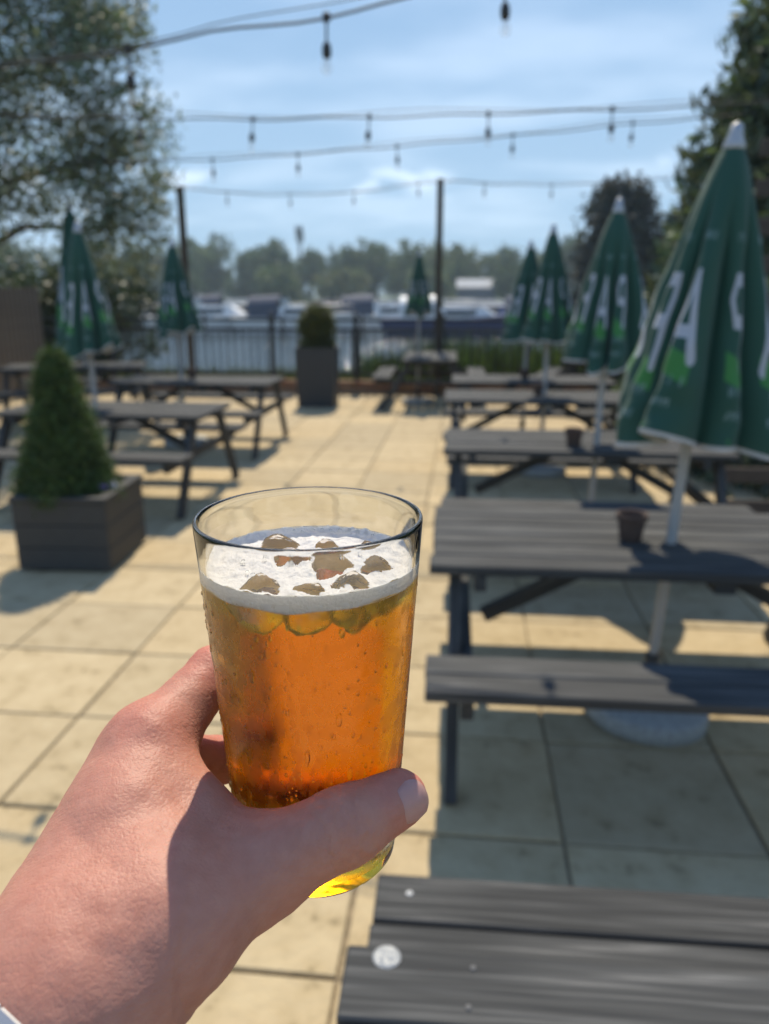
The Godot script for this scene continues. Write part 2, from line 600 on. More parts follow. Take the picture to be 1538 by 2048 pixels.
# ------------------------------------------------------------------ ground
func ground_and_paving() -> void:
	var g := PlaneMesh.new()
	g.size = Vector2(1100, 1100)
	setting("ground", g, M.turf, Vector3(0, -2.2, -300))
	var lawn := box(Vector3(60, 1.0, 33.0))
	setting("lawn", lawn, M.turf, Vector3(0, -0.59, 3.9))
	var pat := setting("patio", box(Vector3(13.4, 0.10, 17.4)), M.bed, Vector3(-1.6, -0.062, -3.9))
	# slabs: columns 0.592 wide, rows 0.535 deep
	var cw := 0.592
	var rd := 0.535
	var meshes: Array = []
	for k in 3:
		meshes.append(box(Vector3(cw - 0.008 - 0.0015 * k, 0.05, rd - 0.008 - 0.0015 * k), 0.004))
	var spots: Array = []
	for i in range(-13, 8):
		for j in range(-8, 24):
			var c := Vector3(0.334 + cw * (i + 0.5), -0.025, -1.97 - rd * (j - 0.5))
			if c.z < -12.35 or c.z > 4.5 or c.x < -8.0 or c.x > 4.8:
				continue
			# nearer slabs in front of the camera first
			var d := c.distance_to(Vector3(0, 1.57, 0))
			var seen: bool = c.z < -1.0 and c.x > -0.62 * -c.z - 0.7 and c.x < 0.52 * -c.z + 0.5
			spots.append([d if seen else d + 100.0, c, i, j])
	spots.sort_custom(func(a, b): return a[0] < b[0])
	var st := mb()
	var rest := 0
	for n in spots.size():
		var c: Vector3 = spots[n][1]
		c += Vector3(rng.randf_range(-0.002, 0.002), rng.randf_range(-0.0025, 0.002), rng.randf_range(-0.002, 0.002))
		var rot := Vector3(rng.randf_range(-0.003, 0.003), rng.randf_range(-0.004, 0.004), rng.randf_range(-0.003, 0.003))
		var m: Material = M["slab%d" % rng.randi_range(0, 4)]
		if n < 296:
			var o := part("slab", meshes[rng.randi_range(0, 2)], m, pat, c - pat.position, rot)
			o.material_override = m
		else:
			box_into(st, Vector3(cw - 0.012, 0.05, rd - 0.012), Transform3D(Basis.from_euler(rot), c - pat.position), 0.004)
			rest += 1
	if rest > 0:
		var o := part("slab_field", st.commit(), M.slab0, pat)
		o.set_meta("kind", "stuff")
	# bank down to the water
	var bk := mb()
	var prof := [[-12.6, -0.08], [-14.0, -0.25], [-17.0, -0.55], [-21.0, -0.85], [-24.0, -1.15], [-27.0, -1.6]]
	for x in range(-20, 20):
		for k in prof.size() - 1:
			var a := Vector3(x * 3.0, prof[k][1], prof[k][0])
			var b := Vector3(x * 3.0 + 3.0, prof[k][1], prof[k][0])
			var c := Vector3(x * 3.0 + 3.0, prof[k + 1][1], prof[k + 1][0])
			var d := Vector3(x * 3.0, prof[k + 1][1], prof[k + 1][0])
			quad(bk, a, b, c, d, Vector3.UP)
	setting("bank", bk.commit(), M.turf)
	# grass and reeds on the bank
	var r := RandomNumberGenerator.new()
	r.seed = 31
	var blade := leaf_clump(16, Vector3(0.12, 0.05, 0.12), 0.30, 0.012, Color(0.085, 0.13, 0.028), 0.35, -2.2, 51)
	var xfs: Array = []
	var tints: Array = []
	for i in 5200:
		var x := r.randf_range(-14, 9)
		var t := pow(r.randf(), 1.4)
		var z := -12.65 - t * 11.0
		var yy := -0.08 - t * 1.0
		xfs.append(Transform3D(Basis(Vector3.UP, r.randf() * TAU).scaled(Vector3(1, r.randf_range(0.6, 1.4), 1)), Vector3(x, yy, z)))
		var k := r.randf_range(0.7, 1.4)
		tints.append(Color(k * r.randf_range(0.9, 1.3), k, k))
	var gr := multi("bank_grass", blade, M.leaf, xfs, self, tints)
	gr.set_meta("label", "green grass growing on the bank behind the railings")
	gr.set_meta("category", "grass")
	gr.set_meta("kind", "stuff")
	var reed := leaf_clump(26, Vector3(0.22, 0.25, 0.22), 0.55, 0.016, Color(0.065, 0.115, 0.022), 0.45, -2.6, 52)
	xfs = []
	tints = []
	for i in 1500:
		var x := r.randf_range(-1.7, 8.0)
		var t := r.randf()
		var z := -12.9 - t * 5.0
		var hgt := r.randf_range(0.8, 1.75) * (1.0 if x > -0.9 else 0.75)
		xfs.append(Transform3D(Basis(Vector3.UP, r.randf() * TAU).scaled(Vector3(1, hgt, 1)), Vector3(x, -0.1 - t * 0.5, z)))
		var k := r.randf_range(0.6, 1.5)
		tints.append(Color(k * r.randf_range(0.8, 1.4), k, k * 0.9))
	var rd2 := multi("reeds", reed, M.leaf, xfs, self, tints)
	rd2.set_meta("label", "tall green reeds behind the railings right of the tall planter")
	rd2.set_meta("category", "reeds")
	rd2.set_meta("kind", "stuff")

func wall_and_railing() -> void:
	var w := thing("brick_wall", "low brown brick kerb wall under the black railings", "wall", Vector3(0, 0, -12.45))
	part("mortar_core", box(Vector3(13.3, 0.145, 0.094)), M.mortar, w, Vector3(-1.6, 0.0725, 0))
	var bm := box(Vector3(0.215, 0.065, 0.105), 0.004)
	for row in 2:
		for k in 59:
			var x := -8.15 + k * 0.225 + (0.112 if row == 1 else 0.0)
			part("brick", bm, M.brick[rng.randi_range(0, 3)], w, Vector3(x, 0.037 + row * 0.075, rng.randf_range(-0.003, 0.003)))
	for k in 118:
		part("coping_brick", box(Vector3(0.103, 0.05, 0.16), 0.004), M.brick[rng.randi_range(0, 3)], w, Vector3(-8.2 + k * 0.1127, 0.171, rng.randf_range(-0.003, 0.003)))
	# railing
	var f := thing("metal_railing", "black metal railing along the water's edge", "railing", Vector3(0, 0, -12.45))
	for y in [1.15, 1.0, 0.30]:
		part("rail", box(Vector3(13.2, 0.048, 0.014), 0.003), M.iron, f, Vector3(-1.6, y, 0))
	var post := box(Vector3(0.075, 1.02, 0.075), 0.004)
	var knob := lathe(pv([0, -0.03, 0.02, -0.028, 0.034, -0.012, 0.036, 0.004, 0.026, 0.024, 0, 0.034]), 12)
	for k in 10:
		var x := -7.45 + k * 1.36
		if x > 4.9:
			break
		var p := part("post", post, M.iron, f, Vector3(x + 0.28, 0.706, 0.002))
		part("finial", knob, M.iron, p, Vector3(0, 0.535, 0))
	var bar_m := rod(Vector3(0, -0.36, 0), Vector3(0, 0.36, 0), 0.016, 0.016, 8)
	for k in 104:
		part("bar", bar_m, M.iron, f, Vector3(-8.15 + k * 0.127, 0.65, 0))
	# two timber posts that carry the lights
	for a in [[-4.39, 3.13, "left timber light pole rising behind the far left picnic table"], [-0.42, 3.18, "timber light pole in the middle behind the end-on picnic table"]]:
		var t := thing("light_pole", a[2], "pole", Vector3(a[0], 0, -12.27), 0, "timber poles for the string lights")
		part("shaft", box(Vector3(0.095, a[1], 0.095), 0.006), M.post, t, Vector3(0, a[1] / 2, 0))
		part("hook", rod(Vector3(0, a[1] - 0.05, 0.05), Vector3(0, a[1] - 0.05, 0.11), 0.006, 0.006, 6), M.iron, t)
	# board fence at the left edge
	var bf := thing("board_fence", "weathered brown board fence at the left edge of the patio", "fence", Vector3(-6.75, 0, -9.0))
	var bmsh := box(Vector3(0.022, 1.62, 0.104), 0.003)
	for k in 48:
		part("board", bmsh, M.fence, bf, Vector3(rng.randf_range(-0.004, 0.004), 0.83 + rng.randf_range(-0.01, 0.01), -3.0 + k * 0.128))
	for y in [0.4, 1.3]:
		part("rail", box(Vector3(0.04, 0.08, 6.2), 0.004), M.fence, bf, Vector3(-0.035, y, 0))

# ------------------------------------------------------------------ water, boats and the far side
func water_and_boats() -> void:
	var wm := mat(0.045, 0.06, 0.06, 0.12)
	wm.heightmap_enabled = true
	wm.heightmap_texture = ntex(noise(FastNoiseLite.TYPE_SIMPLEX_SMOOTH, 0.02, 3, 41), 512)
	wm.heightmap_scale = 6.0
	wm.uv1_triplanar = true
	wm.uv1_world_triplanar = true
	wm.uv1_scale = Vector3(0.12, 0.3, 0.30)
	var pl := PlaneMesh.new()
	pl.size = Vector2(700, 170)
	setting("water", pl, wm, Vector3(0, -1.05, -100))
	var white := mat(0.72, 0.71, 0.68, 0.4)
	var cream := mat(0.60, 0.56, 0.48, 0.5)
	var grey := mat(0.22, 0.23, 0.25, 0.5)
	var navy := mat(0.015, 0.03, 0.11, 0.35)
	var blue := mat(0.02, 0.055, 0.22, 0.35)
	var black := mat(0.012, 0.013, 0.016, 0.4)
	var red := mat(0.20, 0.02, 0.02, 0.4)
	var dgreen := mat(0.01, 0.05, 0.03, 0.4)
	var glass := mat(0.02, 0.025, 0.03, 0.05)
	var canvas := mat(0.05, 0.06, 0.09, 0.8)
	# x position, distance, length, turn, hull, cabin, roof, label
	for b in [
		[-23.5, -56, 13.0, 0.06, black, grey, cream, "narrowboat with pale roof partly hidden by the left tree"],
		[-13.0, -63, 14.0, -0.03, black, black, cream, "dark narrowboat with cream roof left of the tall planter"],
		[2.6, -64, 15.5, 0.04, navy, blue, white, "blue narrowboat with white roof right of the middle light pole"],
		[15.0, -60, 12.0, -0.05, dgreen, grey, white, "narrowboat with white roof behind the right parasols"],
		[-27.0, -78, 14.0, 0.0, black, dgreen, cream, "far narrowboat with cream roof moored at the left"],
		[4.0, -92, 14.0, 0.05, black, grey, white, "far grey narrowboat moored behind the blue one"],
		[-13.0, -96, 15.0, -0.04, black, red, grey, "far narrowboat with red cabin in the back row"],
		[26.0, -84, 13.0, 0.05, black, navy, white, "far navy narrowboat at the right"],
		[-37.0, -68, 13.0, 0.03, black, grey, white, "grey narrowboat with white roof farthest left"],
		[9.5, -74, 14.0, -0.03, black, cream, white, "cream narrowboat behind the right parasols"],
		[-3.5, -106, 15.0, 0.02, black, white, cream, "white narrowboat in the last row straight behind the tall planter"],
		[-29.0, -108, 15.0, -0.03, black, cream, white, "cream narrowboat in the last row at the left"],
		[15.0, -104, 15.0, 0.03, black, white, white, "white narrowboat in the last row right of the middle pole"]]:
		narrowboat(Vector3(b[0], -1.05, b[1]), b[2], b[3], b[4], b[5], b[6], glass, b[7])
	for b in [
		[-5.6, -57, 9.0, 0.10, white, canvas, "white motor cruiser with dark canvas canopy behind the tall planter"],
		[-0.6, -50, 9.5, -0.06, navy, white, "motor cruiser with white cabin and navy hull by the middle light pole"],
		[-9.0, -80, 8.0, 0.5, white, canvas, "small white motor cruiser in the far row"],
		[11.5, -56, 8.0, 0.3, white, canvas, "white motor cruiser between the right parasols"],
		[-17.5, -53, 9.0, 0.05, white, canvas, "white motor cruiser left of the tall planter, nearest row"],
		[-11.2, -52, 8.5, -0.08, white, canvas, "white motor cruiser just left of the tall planter"],
		[5.8, -55, 8.5, 0.06, white, canvas, "white motor cruiser right of the middle light pole"],
		[-20.0, -67, 8.5, 0.2, white, canvas, "white motor cruiser behind the left light pole"],
		[21.0, -68, 8.5, -0.2, white, canvas, "white motor cruiser at the far right behind the bushes"]]:
		cruiser(Vector3(b[0], -1.05, b[1]), b[2], b[3], b[4], white if b[5] == white else white, b[5], glass, b[6])
	# jetty
	var j := thing("jetty", "low grey timber jetty in front of the moored boats", "jetty", Vector3(-6.0, -1.0, -46.5))
	part("deck", box(Vector3(40, 0.16, 1.3), 0.02), grey, j, Vector3(0, 0.42, 0))
	for k in 9:
		part("pile", rod(Vector3(-19 + k * 4.75, -0.6, 0.5), Vector3(-19 + k * 4.75, 1.3, 0.5), 0.09, 0.09, 8), M.post, j)

func hull_mesh(length: float, beam: float, h: float, bow: float, flare: float) -> Mesh:
	# plan outline from stern to bow, extruded with flare
	var st := mb()
	var top: Array = []
	var bot: Array = []
	var outline := [Vector2(-0.5, -0.42), Vector2(-0.48, -0.5), Vector2(0.5 - bow, -0.5), Vector2(0.5 - bow * 0.4, -0.33), Vector2(0.5, 0), Vector2(0.5 - bow * 0.4, 0.33), Vector2(0.5 - bow, 0.5), Vector2(-0.48, 0.5), Vector2(-0.5, 0.42)]
	for p in outline:
		var up: float = h * (1.0 + (0.25 if p.x > 0.3 else 0.0))
		top.append(Vector3(p.x * length, up, p.y * beam))
		bot.append(Vector3(p.x * length * (1.0 - flare * 0.6), -0.3, p.y * beam * (1.0 - flare)))
	var n := top.size()
	for k in n:
		var e := (k + 1) % n
		var out: Vector3 = (top[k] + top[e]) * 0.5
		out.y = 0
		quad(st, top[k], top[e], bot[e], bot[k], out)
	for k in range(1, n - 1):
		tri(st, top[0], top[k], top[k + 1], Vector3.UP)
	return st.commit()

func narrowboat(at: Vector3, l: float, turn: float, hull: Material, cabin: Material, roof: Material, glass: Material, label: String) -> void:
	var t := thing("narrowboat", label, "boat", at, turn, "boats moored on the water")
	part("hull", hull_mesh(l, 2.1, 0.75, 0.14, 0.05), hull, t)
	part("cabin", box(Vector3(l * 0.68, 0.95, 1.75), 0.05), cabin, t, Vector3(-l * 0.03, 1.15, 0))
	part("roof", box(Vector3(l * 0.69, 0.09, 1.85), 0.03), roof, t, Vector3(-l * 0.03, 1.67, 0))
	for k in 5:
		for s in [-1.0, 1.0]:
			var w := part("window", box(Vector3(0.95, 0.46, 0.04), 0.01), M.alu, t, Vector3(-l * 0.03 + (k - 2) * l * 0.125, 1.25, s * 0.88))
			part("pane", box(Vector3(0.87, 0.38, 0.02)), glass, w, Vector3(0, 0, s * 0.016))
	part("chimney", rod(Vector3(l * 0.18, 1.7, 0.4), Vector3(l * 0.18, 2.15, 0.4), 0.08, 0.08, 8), M.iron, t)
	part("handrail", rod(Vector3(-l * 0.34, 1.78, 0.8), Vector3(l * 0.28, 1.78, 0.8), 0.025, 0.025, 6), M.alu, t)
	part("tiller", rod(Vector3(-l * 0.44, 0.7, 0), Vector3(-l * 0.40, 1.35, 0), 0.03, 0.025, 6), M.alu, t)

func cruiser(at: Vector3, l: float, turn: float, hull: Material, cabin: Material, canopy: Material, glass: Material, label: String) -> void:
	var t := thing("motor_cruiser", label, "boat", at, turn, "boats moored on the water")
	part("hull", hull_mesh(l, 2.9, 1.05, 0.4, 0.22), hull, t)
	var st := mb()
	# cabin with raked front
	var y0 := 1.05
	var y1 := 1.75
	var a := [Vector3(-l * 0.1, y0, 1.15), Vector3(l * 0.3, y0, 0.85), Vector3(l * 0.18, y1, 0.75), Vector3(-l * 0.1, y1, 1.0)]
	var b: Array = []
	for v in a:
		b.append(Vector3(v.x, v.y, -v.z))
	quad(st, a[0], a[1], a[2], a[3], Vector3.BACK)
	quad(st, b[0], b[1], b[2], b[3], Vector3.FORWARD)
	for k in 4:
		var e := (k + 1) % 4
		var mid: Vector3 = (a[k] + a[e]) * 0.5 - Vector3(l * 0.08, 1.4, 0)
		mid.z = 0
		quad(st, a[k], a[e], b[e], b[k], mid)
	part("cabin", st.commit(), cabin, t)
	for s in [-1.0, 1.0]:
		part("window", box(Vector3(l * 0.2, 0.3, 0.03)), glass, t, Vector3(l * 0.04, 1.42, s * 1.06), Vector3(s * -0.2, s * 0.2, 0))
	part("windscreen", box(Vector3(0.03, 0.55, 1.9)), glass, t, Vector3(-l * 0.09, 2.0, 0), Vector3(0, 0, 0.4))
	var cv := mb()
	var arc := 7
	for k in arc:
		var p0 := PI * k / arc
		var p1 := PI * (k + 1) / arc
		var q0 := Vector3(0, 1.75 + sin(p0) * 0.75, cos(p0) * 1.1)
		var q1 := Vector3(0, 1.75 + sin(p1) * 0.75, cos(p1) * 1.1)
		quad(cv, q0 + Vector3(-l * 0.11, 0, 0), q1 + Vector3(-l * 0.11, 0, 0), q1 + Vector3(-l * 0.36, -0.1, 0), q0 + Vector3(-l * 0.36, -0.1, 0), q0 + q1 - Vector3(0, 3.4, 0))
		tri(cv, Vector3(-l * 0.36, 1.6, 0), q0 + Vector3(-l * 0.36, -0.1, 0), q1 + Vector3(-l * 0.36, -0.1, 0), Vector3.LEFT)
	part("canopy", cv.commit(), canopy, t)
	part("side_curtain", box(Vector3(l * 0.25, 0.75, 2.15)), canopy, t, Vector3(-l * 0.235, 1.40, 0))
	part("bow_rail", rod(Vector3(l * 0.1, 1.75, 0.9), Vector3(l * 0.46, 1.85, 0.1), 0.02, 0.02, 6), M.alu, t)

const ORD := ["first", "second", "third", "fourth", "fifth", "sixth", "seventh", "eighth", "ninth", "tenth", "eleventh", "twelfth", "thirteenth", "fourteenth", "fifteenth", "sixteenth", "seventeenth", "eighteenth", "nineteenth", "twentieth", "twenty-first", "twenty-second", "twenty-third", "twenty-fourth", "twenty-fifth", "twenty-sixth", "twenty-seventh", "twenty-eighth", "twenty-ninth", "thirtieth", "thirty-first", "thirty-second", "thirty-third"]

func far_bank() -> void:
	setting("far_bank", box(Vector3(1000, 1.5, 300)), M.turf, Vector3(0, -1.75, -314))
	var r := RandomNumberGenerator.new()
	r.seed = 77
	var clumps: Array = []
	for k in 4:
		var tone: Color = [Color(0.085, 0.125, 0.045), Color(0.11, 0.145, 0.05), Color(0.068, 0.108, 0.045), Color(0.14, 0.155, 0.06)][k]
		clumps.append(clump_set(40, Vector3(1.1, 0.8, 1.1), 0.62, 0.42, tone, 0.1, 90 + k))
	var kinds := ["dense dark green", "broad mid green", "deep green rounded", "pale olive green"]
	# x px like places along the far bank: [x, z, height, radius, kind]
	var list: Array = []
	var n := 0
	for k in 25:
		var x := -104.0 + k * 7.0 + r.randf_range(-2, 2)
		list.append([x, -172.0 + r.randf_range(-8, 8), r.randf_range(11.0, 13.2), r.randf_range(6.6, 8.8), r.randi_range(0, 2)])
	list[6][2] = 14.2
	list[7][2] = 14.6
	for k in 8:
		var x := -68.0 + k * 16.0 + r.randf_range(-3, 3)
		list.append([x, -145.0 + r.randf_range(-4, 4), r.randf_range(5.0, 7.4), r.randf_range(4.2, 5.6), r.randi_range(1, 3)])
	list.sort_custom(func(a, b): return a[0] / -a[1] < b[0] / -b[1])
	for a in list:
		n += 1
		var back: bool = a[1] < -155
		var lab := "%s %s on the far bank, %s from the left among the far trees" % [kinds[a[4]], "tree" if back else "bush", ORD[n - 1]]
		far_tree(Vector3(a[0], -1.0, a[1]), a[2], a[3], clumps[a[4]], lab, r)
	# phone mast on the skyline
	var m := thing("phone_mast", "thin grey phone mast above the treeline left of centre", "mast", Vector3(-50.0, -1.0, -240))
	var gm := mat(0.10, 0.11, 0.12, 0.6)
	part("shaft", rod(Vector3(0, 0, 0), Vector3(0, 21.5, 0), 0.5, 0.4, 8), gm, m)
	for k in 6:
		var an := TAU * k / 6
		part("antenna", box(Vector3(0.6, 3.2, 0.4), 0.05), gm, m, Vector3(cos(an) * 0.95, 18.6 + (k % 2) * 1.5, sin(an) * 0.95), Vector3(0, -an, 0))
	part("headframe", lathe(pv([0, 17.3, 1.1, 17.3, 1.1, 17.5, 0, 17.5]), 10), gm, m)
	# long white shed beyond the water
	var s := thing("white_shed", "long low white roofed shed among the far trees", "shed", Vector3(2.0, -1.0, -150))
	part("wall", box(Vector3(7.0, 3.4, 4)), mat(0.10, 0.11, 0.13, 0.8), s, Vector3(0, 1.7, 0))
	var rf := mb()
	quad(rf, Vector3(-3.8, 3.4, 2.4), Vector3(3.8, 3.4, 2.4), Vector3(3.8, 5.0, 0), Vector3(-3.8, 5.0, 0), Vector3(0, 1, 1))
	quad(rf, Vector3(-3.8, 3.4, -2.4), Vector3(3.8, 3.4, -2.4), Vector3(3.8, 5.0, 0), Vector3(-3.8, 5.0, 0), Vector3(0, 1, -1))
	tri(rf, Vector3(-3.8, 3.4, 2.4), Vector3(-3.8, 3.4, -2.4), Vector3(-3.8, 5.0, 0), Vector3.LEFT)
	tri(rf, Vector3(3.8, 3.4, 2.4), Vector3(3.8, 3.4, -2.4), Vector3(3.8, 5.0, 0), Vector3.RIGHT)
	part("roof", rf.commit(), mat(0.36, 0.37, 0.38, 0.7), s)

func far_tree(at: Vector3, h: float, rad: float, clump: Array, label: String, r: RandomNumberGenerator) -> void:
	var t := thing("far_tree", label, "tree", at, r.randf() * TAU, "trees along the far bank")
	part("trunk", tube([Vector3.ZERO, Vector3(0.1, h * 0.35, 0), Vector3(0.2, h * 0.75, 0.1)], [0.35, 0.28, 0.08], 7), M.bark, t)
	var xfs: Array = []
	# a few lobes, filled with clumps
	var lobes: Array = []
	for k in 7:
		var an := r.randf() * TAU
		var q := r.randf_range(0.15, 0.62)
		lobes.append([Vector3(cos(an) * rad * q, h * r.randf_range(0.22, 0.76), sin(an) * rad * q), rad * r.randf_range(0.38, 0.55)])
	lobes.append([Vector3(0, h - rad * 0.42, 0), rad * 0.42])
	for lb in lobes:
		for i in 26:
			var d := Vector3(r.randfn(), r.randfn(), r.randfn()).normalized()
			var p: Vector3 = lb[0] + d * lb[1] * pow(r.randf(), 0.35)
			if p.y < 0.2:
				p.y = r.randf_range(0.2, 1.0)
			xfs.append(Transform3D(rand_basis(r, r.randf_range(0.7, 1.25)), p))
	bake("crown", clump, M.far_leaf, xfs, t)

# ------------------------------------------------------------------ near trees
func big_trees() -> void:
	var r := RandomNumberGenerator.new()
	r.seed = 101
	# airy silver-green tree at the left
	var t := thing("willow_tree", "large airy silver green tree with small leaves filling the upper left corner", "tree", Vector3(-7.5, 0, -10.0))
	var tr := mb()
	tube_into(tr, [Vector3(0, 0, 0), Vector3(0.15, 1.2, 0.1), Vector3(0.3, 2.6, 0.2), Vector3(0.6, 4.2, 0.3), Vector3(0.8, 6.0, 0.2)], [0.34, 0.28, 0.24, 0.18, 0.08], 10)
	part("trunk", tr.commit(), M.bark, t)
	var br := mb()
	var xfs: Array = []
	# rounded masses of foliage: centre, reach, how many clumps
	var masses := [[1.0, 5.6, 0.6, 1.5, 220], [2.6, 5.2, 0.2, 1.2, 200], [3.1, 4.1, 0.8, 0.95, 170], [1.6, 3.9, 1.2, 1.2, 200], [2.2, 2.9, 0.6, 0.95, 150], [3.35, 3.15, 0.4, 0.80, 130], [0.4, 3.2, 1.4, 1.0, 150], [3.2, 2.35, 0.2, 0.62, 80], [1.1, 2.2, 0.9, 0.8, 90], [-1.2, 4.6, 0.4, 1.6, 160], [0.4, 4.7, -1.4, 1.5, 120], [2.2, 6.4, 0.3, 1.1, 120], [-0.4, 6.6, 0.2, 1.2, 90]]
	for ms in masses:
		var c0 := Vector3(ms[0], ms[1], ms[2])
		var root := Vector3(0.4, clampf(c0.y - 1.3, 1.6, 5.2), 0.25)
		var mid := root.lerp(c0, 0.55) + Vector3(0, 0.35, 0)
		tube_into(br, [root, mid, c0], [0.075, 0.045, 0.02], 6)
		for q in 12:
			var e: Vector3 = c0 + Vector3(r.randfn(), r.randfn() * 0.8, r.randfn()) * ms[3] * 0.55
			tube_into(br, [c0.lerp(mid, r.randf() * 0.6), e], [0.016, 0.004], 4)
		for q in int(ms[4] * 0.72):
			var d: Vector3 = Vector3(r.randfn(), r.randfn(), r.randfn()).normalized() * pow(r.randf(), 0.45) * ms[3]
			d.y *= 0.85
			xfs.append(Transform3D(rand_basis(r, r.randf_range(0.7, 1.35)), c0 + d))
	part("branches", br.commit(), M.bark, t)
	bake("crown", clump_set(30, Vector3(0.21, 0.19, 0.21), 0.105, 0.034, Color(0.150, 0.195, 0.135), 0.6, 61), M.leaf, xfs, t)
	# dark shrubs under it
	for a in [[-7.6, -13.3, 2.2, 1.3, "dark green shrub behind the railing at the left edge"], [-6.7, -13.9, 2.3, 1.1, "dark shrub between board fence and left parasols"]]:
		shrub(Vector3(a[0], -0.2, a[1]), a[2], a[3], Color(0.045, 0.065, 0.022), a[4], r, 150)
	# conifer at the right edge
	var c := thing("conifer", "tall green conifer hedge tree at the right edge", "tree", Vector3(4.45, 0, -8.4))
	part("trunk", rod(Vector3(0, 0, 0), Vector3(0, 9.2, 0), 0.24, 0.03, 8), M.bark, c)
	var spray := clump_set(26, Vector3(0.16, 0.20, 0.16), 0.17, 0.05, Color(0.095, 0.135, 0.085), -1.1, 62, 0.5)
	xfs = []
	for i in 5200:
		var h := pow(r.randf(), 1.35) * 9.4
		var rr := lerpf(2.75, 0.08, h / 9.9) * (0.80 + 0.22 * r.randf())
		var an := r.randf() * TAU
		var lump := 1.0 + 0.14 * sin(an * 7.0 + h * 3.1) * sin(h * 4.3 + an * 2.0)
		xfs.append(Transform3D(Basis(Vector3.UP, r.randf() * TAU).scaled(Vector3.ONE * r.randf_range(0.8, 1.4)), Vector3(cos(an) * rr * lump, h, sin(an) * rr * lump)))
	bake("crown", spray, M.needle, xfs, c)
	# bushes low at the right, between parasols
	for a in [[2.9, -11.0, 1.7, 0.9, "green bush below the conifer behind the right parasols"], [4.4, -11.6, 1.9, 1.0, "green bush in the far right corner of the patio"]]:
		shrub(Vector3(a[0], 0, a[1]), a[2], a[3], Color(0.06, 0.10, 0.025), a[4], r, 130)
	# two dark trees further off at the right
	for a in [[6.5, -36.0, 6.9, 1.75, "dark bushy conifer rising behind the second right parasol"], [10.1, -38.0, 6.1, 1.5, "dark bushy tree right of the taller dark conifer"], [8.3, -36.5, 4.6, 1.5, "lower dark bush between the two dark trees"]]:
		var d := thing("dark_tree", a[4], "tree", Vector3(a[0], -1.0, a[1]), 0, "dark trees on the right")
		part("trunk", rod(Vector3.ZERO, Vector3(0, a[2] * 0.8, 0), 0.25, 0.05, 8), M.bark, d)
		var dc := clump_set(40, Vector3(0.42, 0.5, 0.42), 0.30, 0.15, Color(0.045, 0.052, 0.050), -0.4, 63)
		xfs = []
		for i in 420:
			var h: float = r.randf_range(0.05, 1.0)
			var rr: float = a[3] * sqrt(maxf(0.0, 1.0 - pow(absf(h - 0.42) / 0.62, 2.2))) * pow(r.randf(), 0.4)
			var an := r.randf() * TAU
			xfs.append(Transform3D(rand_basis(r, r.randf_range(0.7, 1.2)), Vector3(cos(an) * rr, h * a[2], sin(an) * rr)))
		bake("crown", dc, M.needle, xfs, d)

func shrub(at: Vector3, h: float, rad: float, tone: Color, label: String, r: RandomNumberGenerator, count: int) -> void:
	var t := thing("shrub", label, "shrub", at, 0, "shrubs round the patio")
	part("stem", rod(Vector3.ZERO, Vector3(0, h * 0.6, 0), 0.05, 0.02, 6), M.bark, t)
	var cl := clump_set(40, Vector3(0.25, 0.22, 0.25), 0.11, 0.055, tone, 0.0, 64)
	var xfs: Array = []
	for i in count:
		var d := Vector3(r.randfn(), r.randfn(), r.randfn()).normalized() * pow(r.randf(), 0.4)
		xfs.append(Transform3D(rand_basis(r, r.randf_range(0.8, 1.3)), Vector3(d.x * rad, h * 0.55 + d.y * h * 0.5, d.z * rad)))
	bake("crown", cl, M.leaf, xfs, t)

func timber() -> void:
	var t := thing("slatted_screen", "dark slatted timber screen at the right edge behind the nearest parasol", "screen", Vector3(2.55, 0, -5.35))
	for x in [-0.30, 0.72]:
		part("post", box(Vector3(0.10, 2.5, 0.10), 0.006), M.dark_timber, t, Vector3(x, 1.25, 0), Vector3.ZERO)
	for k in 11:
		part("slat", box(Vector3(1.60, 0.10, 0.03), 0.004), M.dark_timber, t, Vector3(0, 0.16 + k * 0.225, 0.066))

# ------------------------------------------------------------------ picnic tables
func make_table(label: String) -> Node3D:
	var t := thing("picnic_table", label, "picnic table", Vector3.ZERO, 0, "dark grey picnic tables on the patio")
	var L := 1.65
	var W := 0.745
	var pw := 0.115
	for k in 6:
		var z := -W / 2 + pw / 2 + k * (pw + 0.011)
		part("top_plank", box(Vector3(L + rng.randf_range(-0.012, 0.008), 0.034, pw), 0.004), M["wood%d" % (k % 4)], t, Vector3(rng.randf_range(-0.006, 0.006), 0.683, z))
	for s in [-1.0, 1.0]:
		for k in 2:
			part("seat_plank", box(Vector3(L + rng.randf_range(-0.012, 0.008), 0.034, 0.118), 0.004), M["wood%d" % ((k + 1 + int(s)) % 4)], t, Vector3(0, 0.443, s * (0.600 + k * 0.126)))
	for e in [-1.0, 1.0]:
		var x: float = e * 0.655
		bar("top_bearer", Vector3(x, 0.637, -0.37), Vector3(x, 0.637, 0.37), 0.055, 0.04, M.wood1, t)
		bar("seat_bearer", Vector3(x + e * 0.042, 0.391, -0.76), Vector3(x + e * 0.042, 0.391, 0.76), 0.065, 0.04, M.wood1, t)
		for s in [-1.0, 1.0]:
			bar("leg", Vector3(x + e * 0.0835, 0.66, s * 0.27), Vector3(x + e * 0.0835, 0.0, s * 0.66), 0.085, 0.04, M.wood1, t)
		bar("brace", Vector3(e * 0.15, 0.63, 0), Vector3(x - e * 0.03, 0.37, 0), 0.055, 0.04, M.wood1, t)
	part("centre_bearer", box(Vector3(0.07, 0.045, 0.7), 0.003), M.wood1, t, Vector3(0.14, 0.642, 0))
	return t

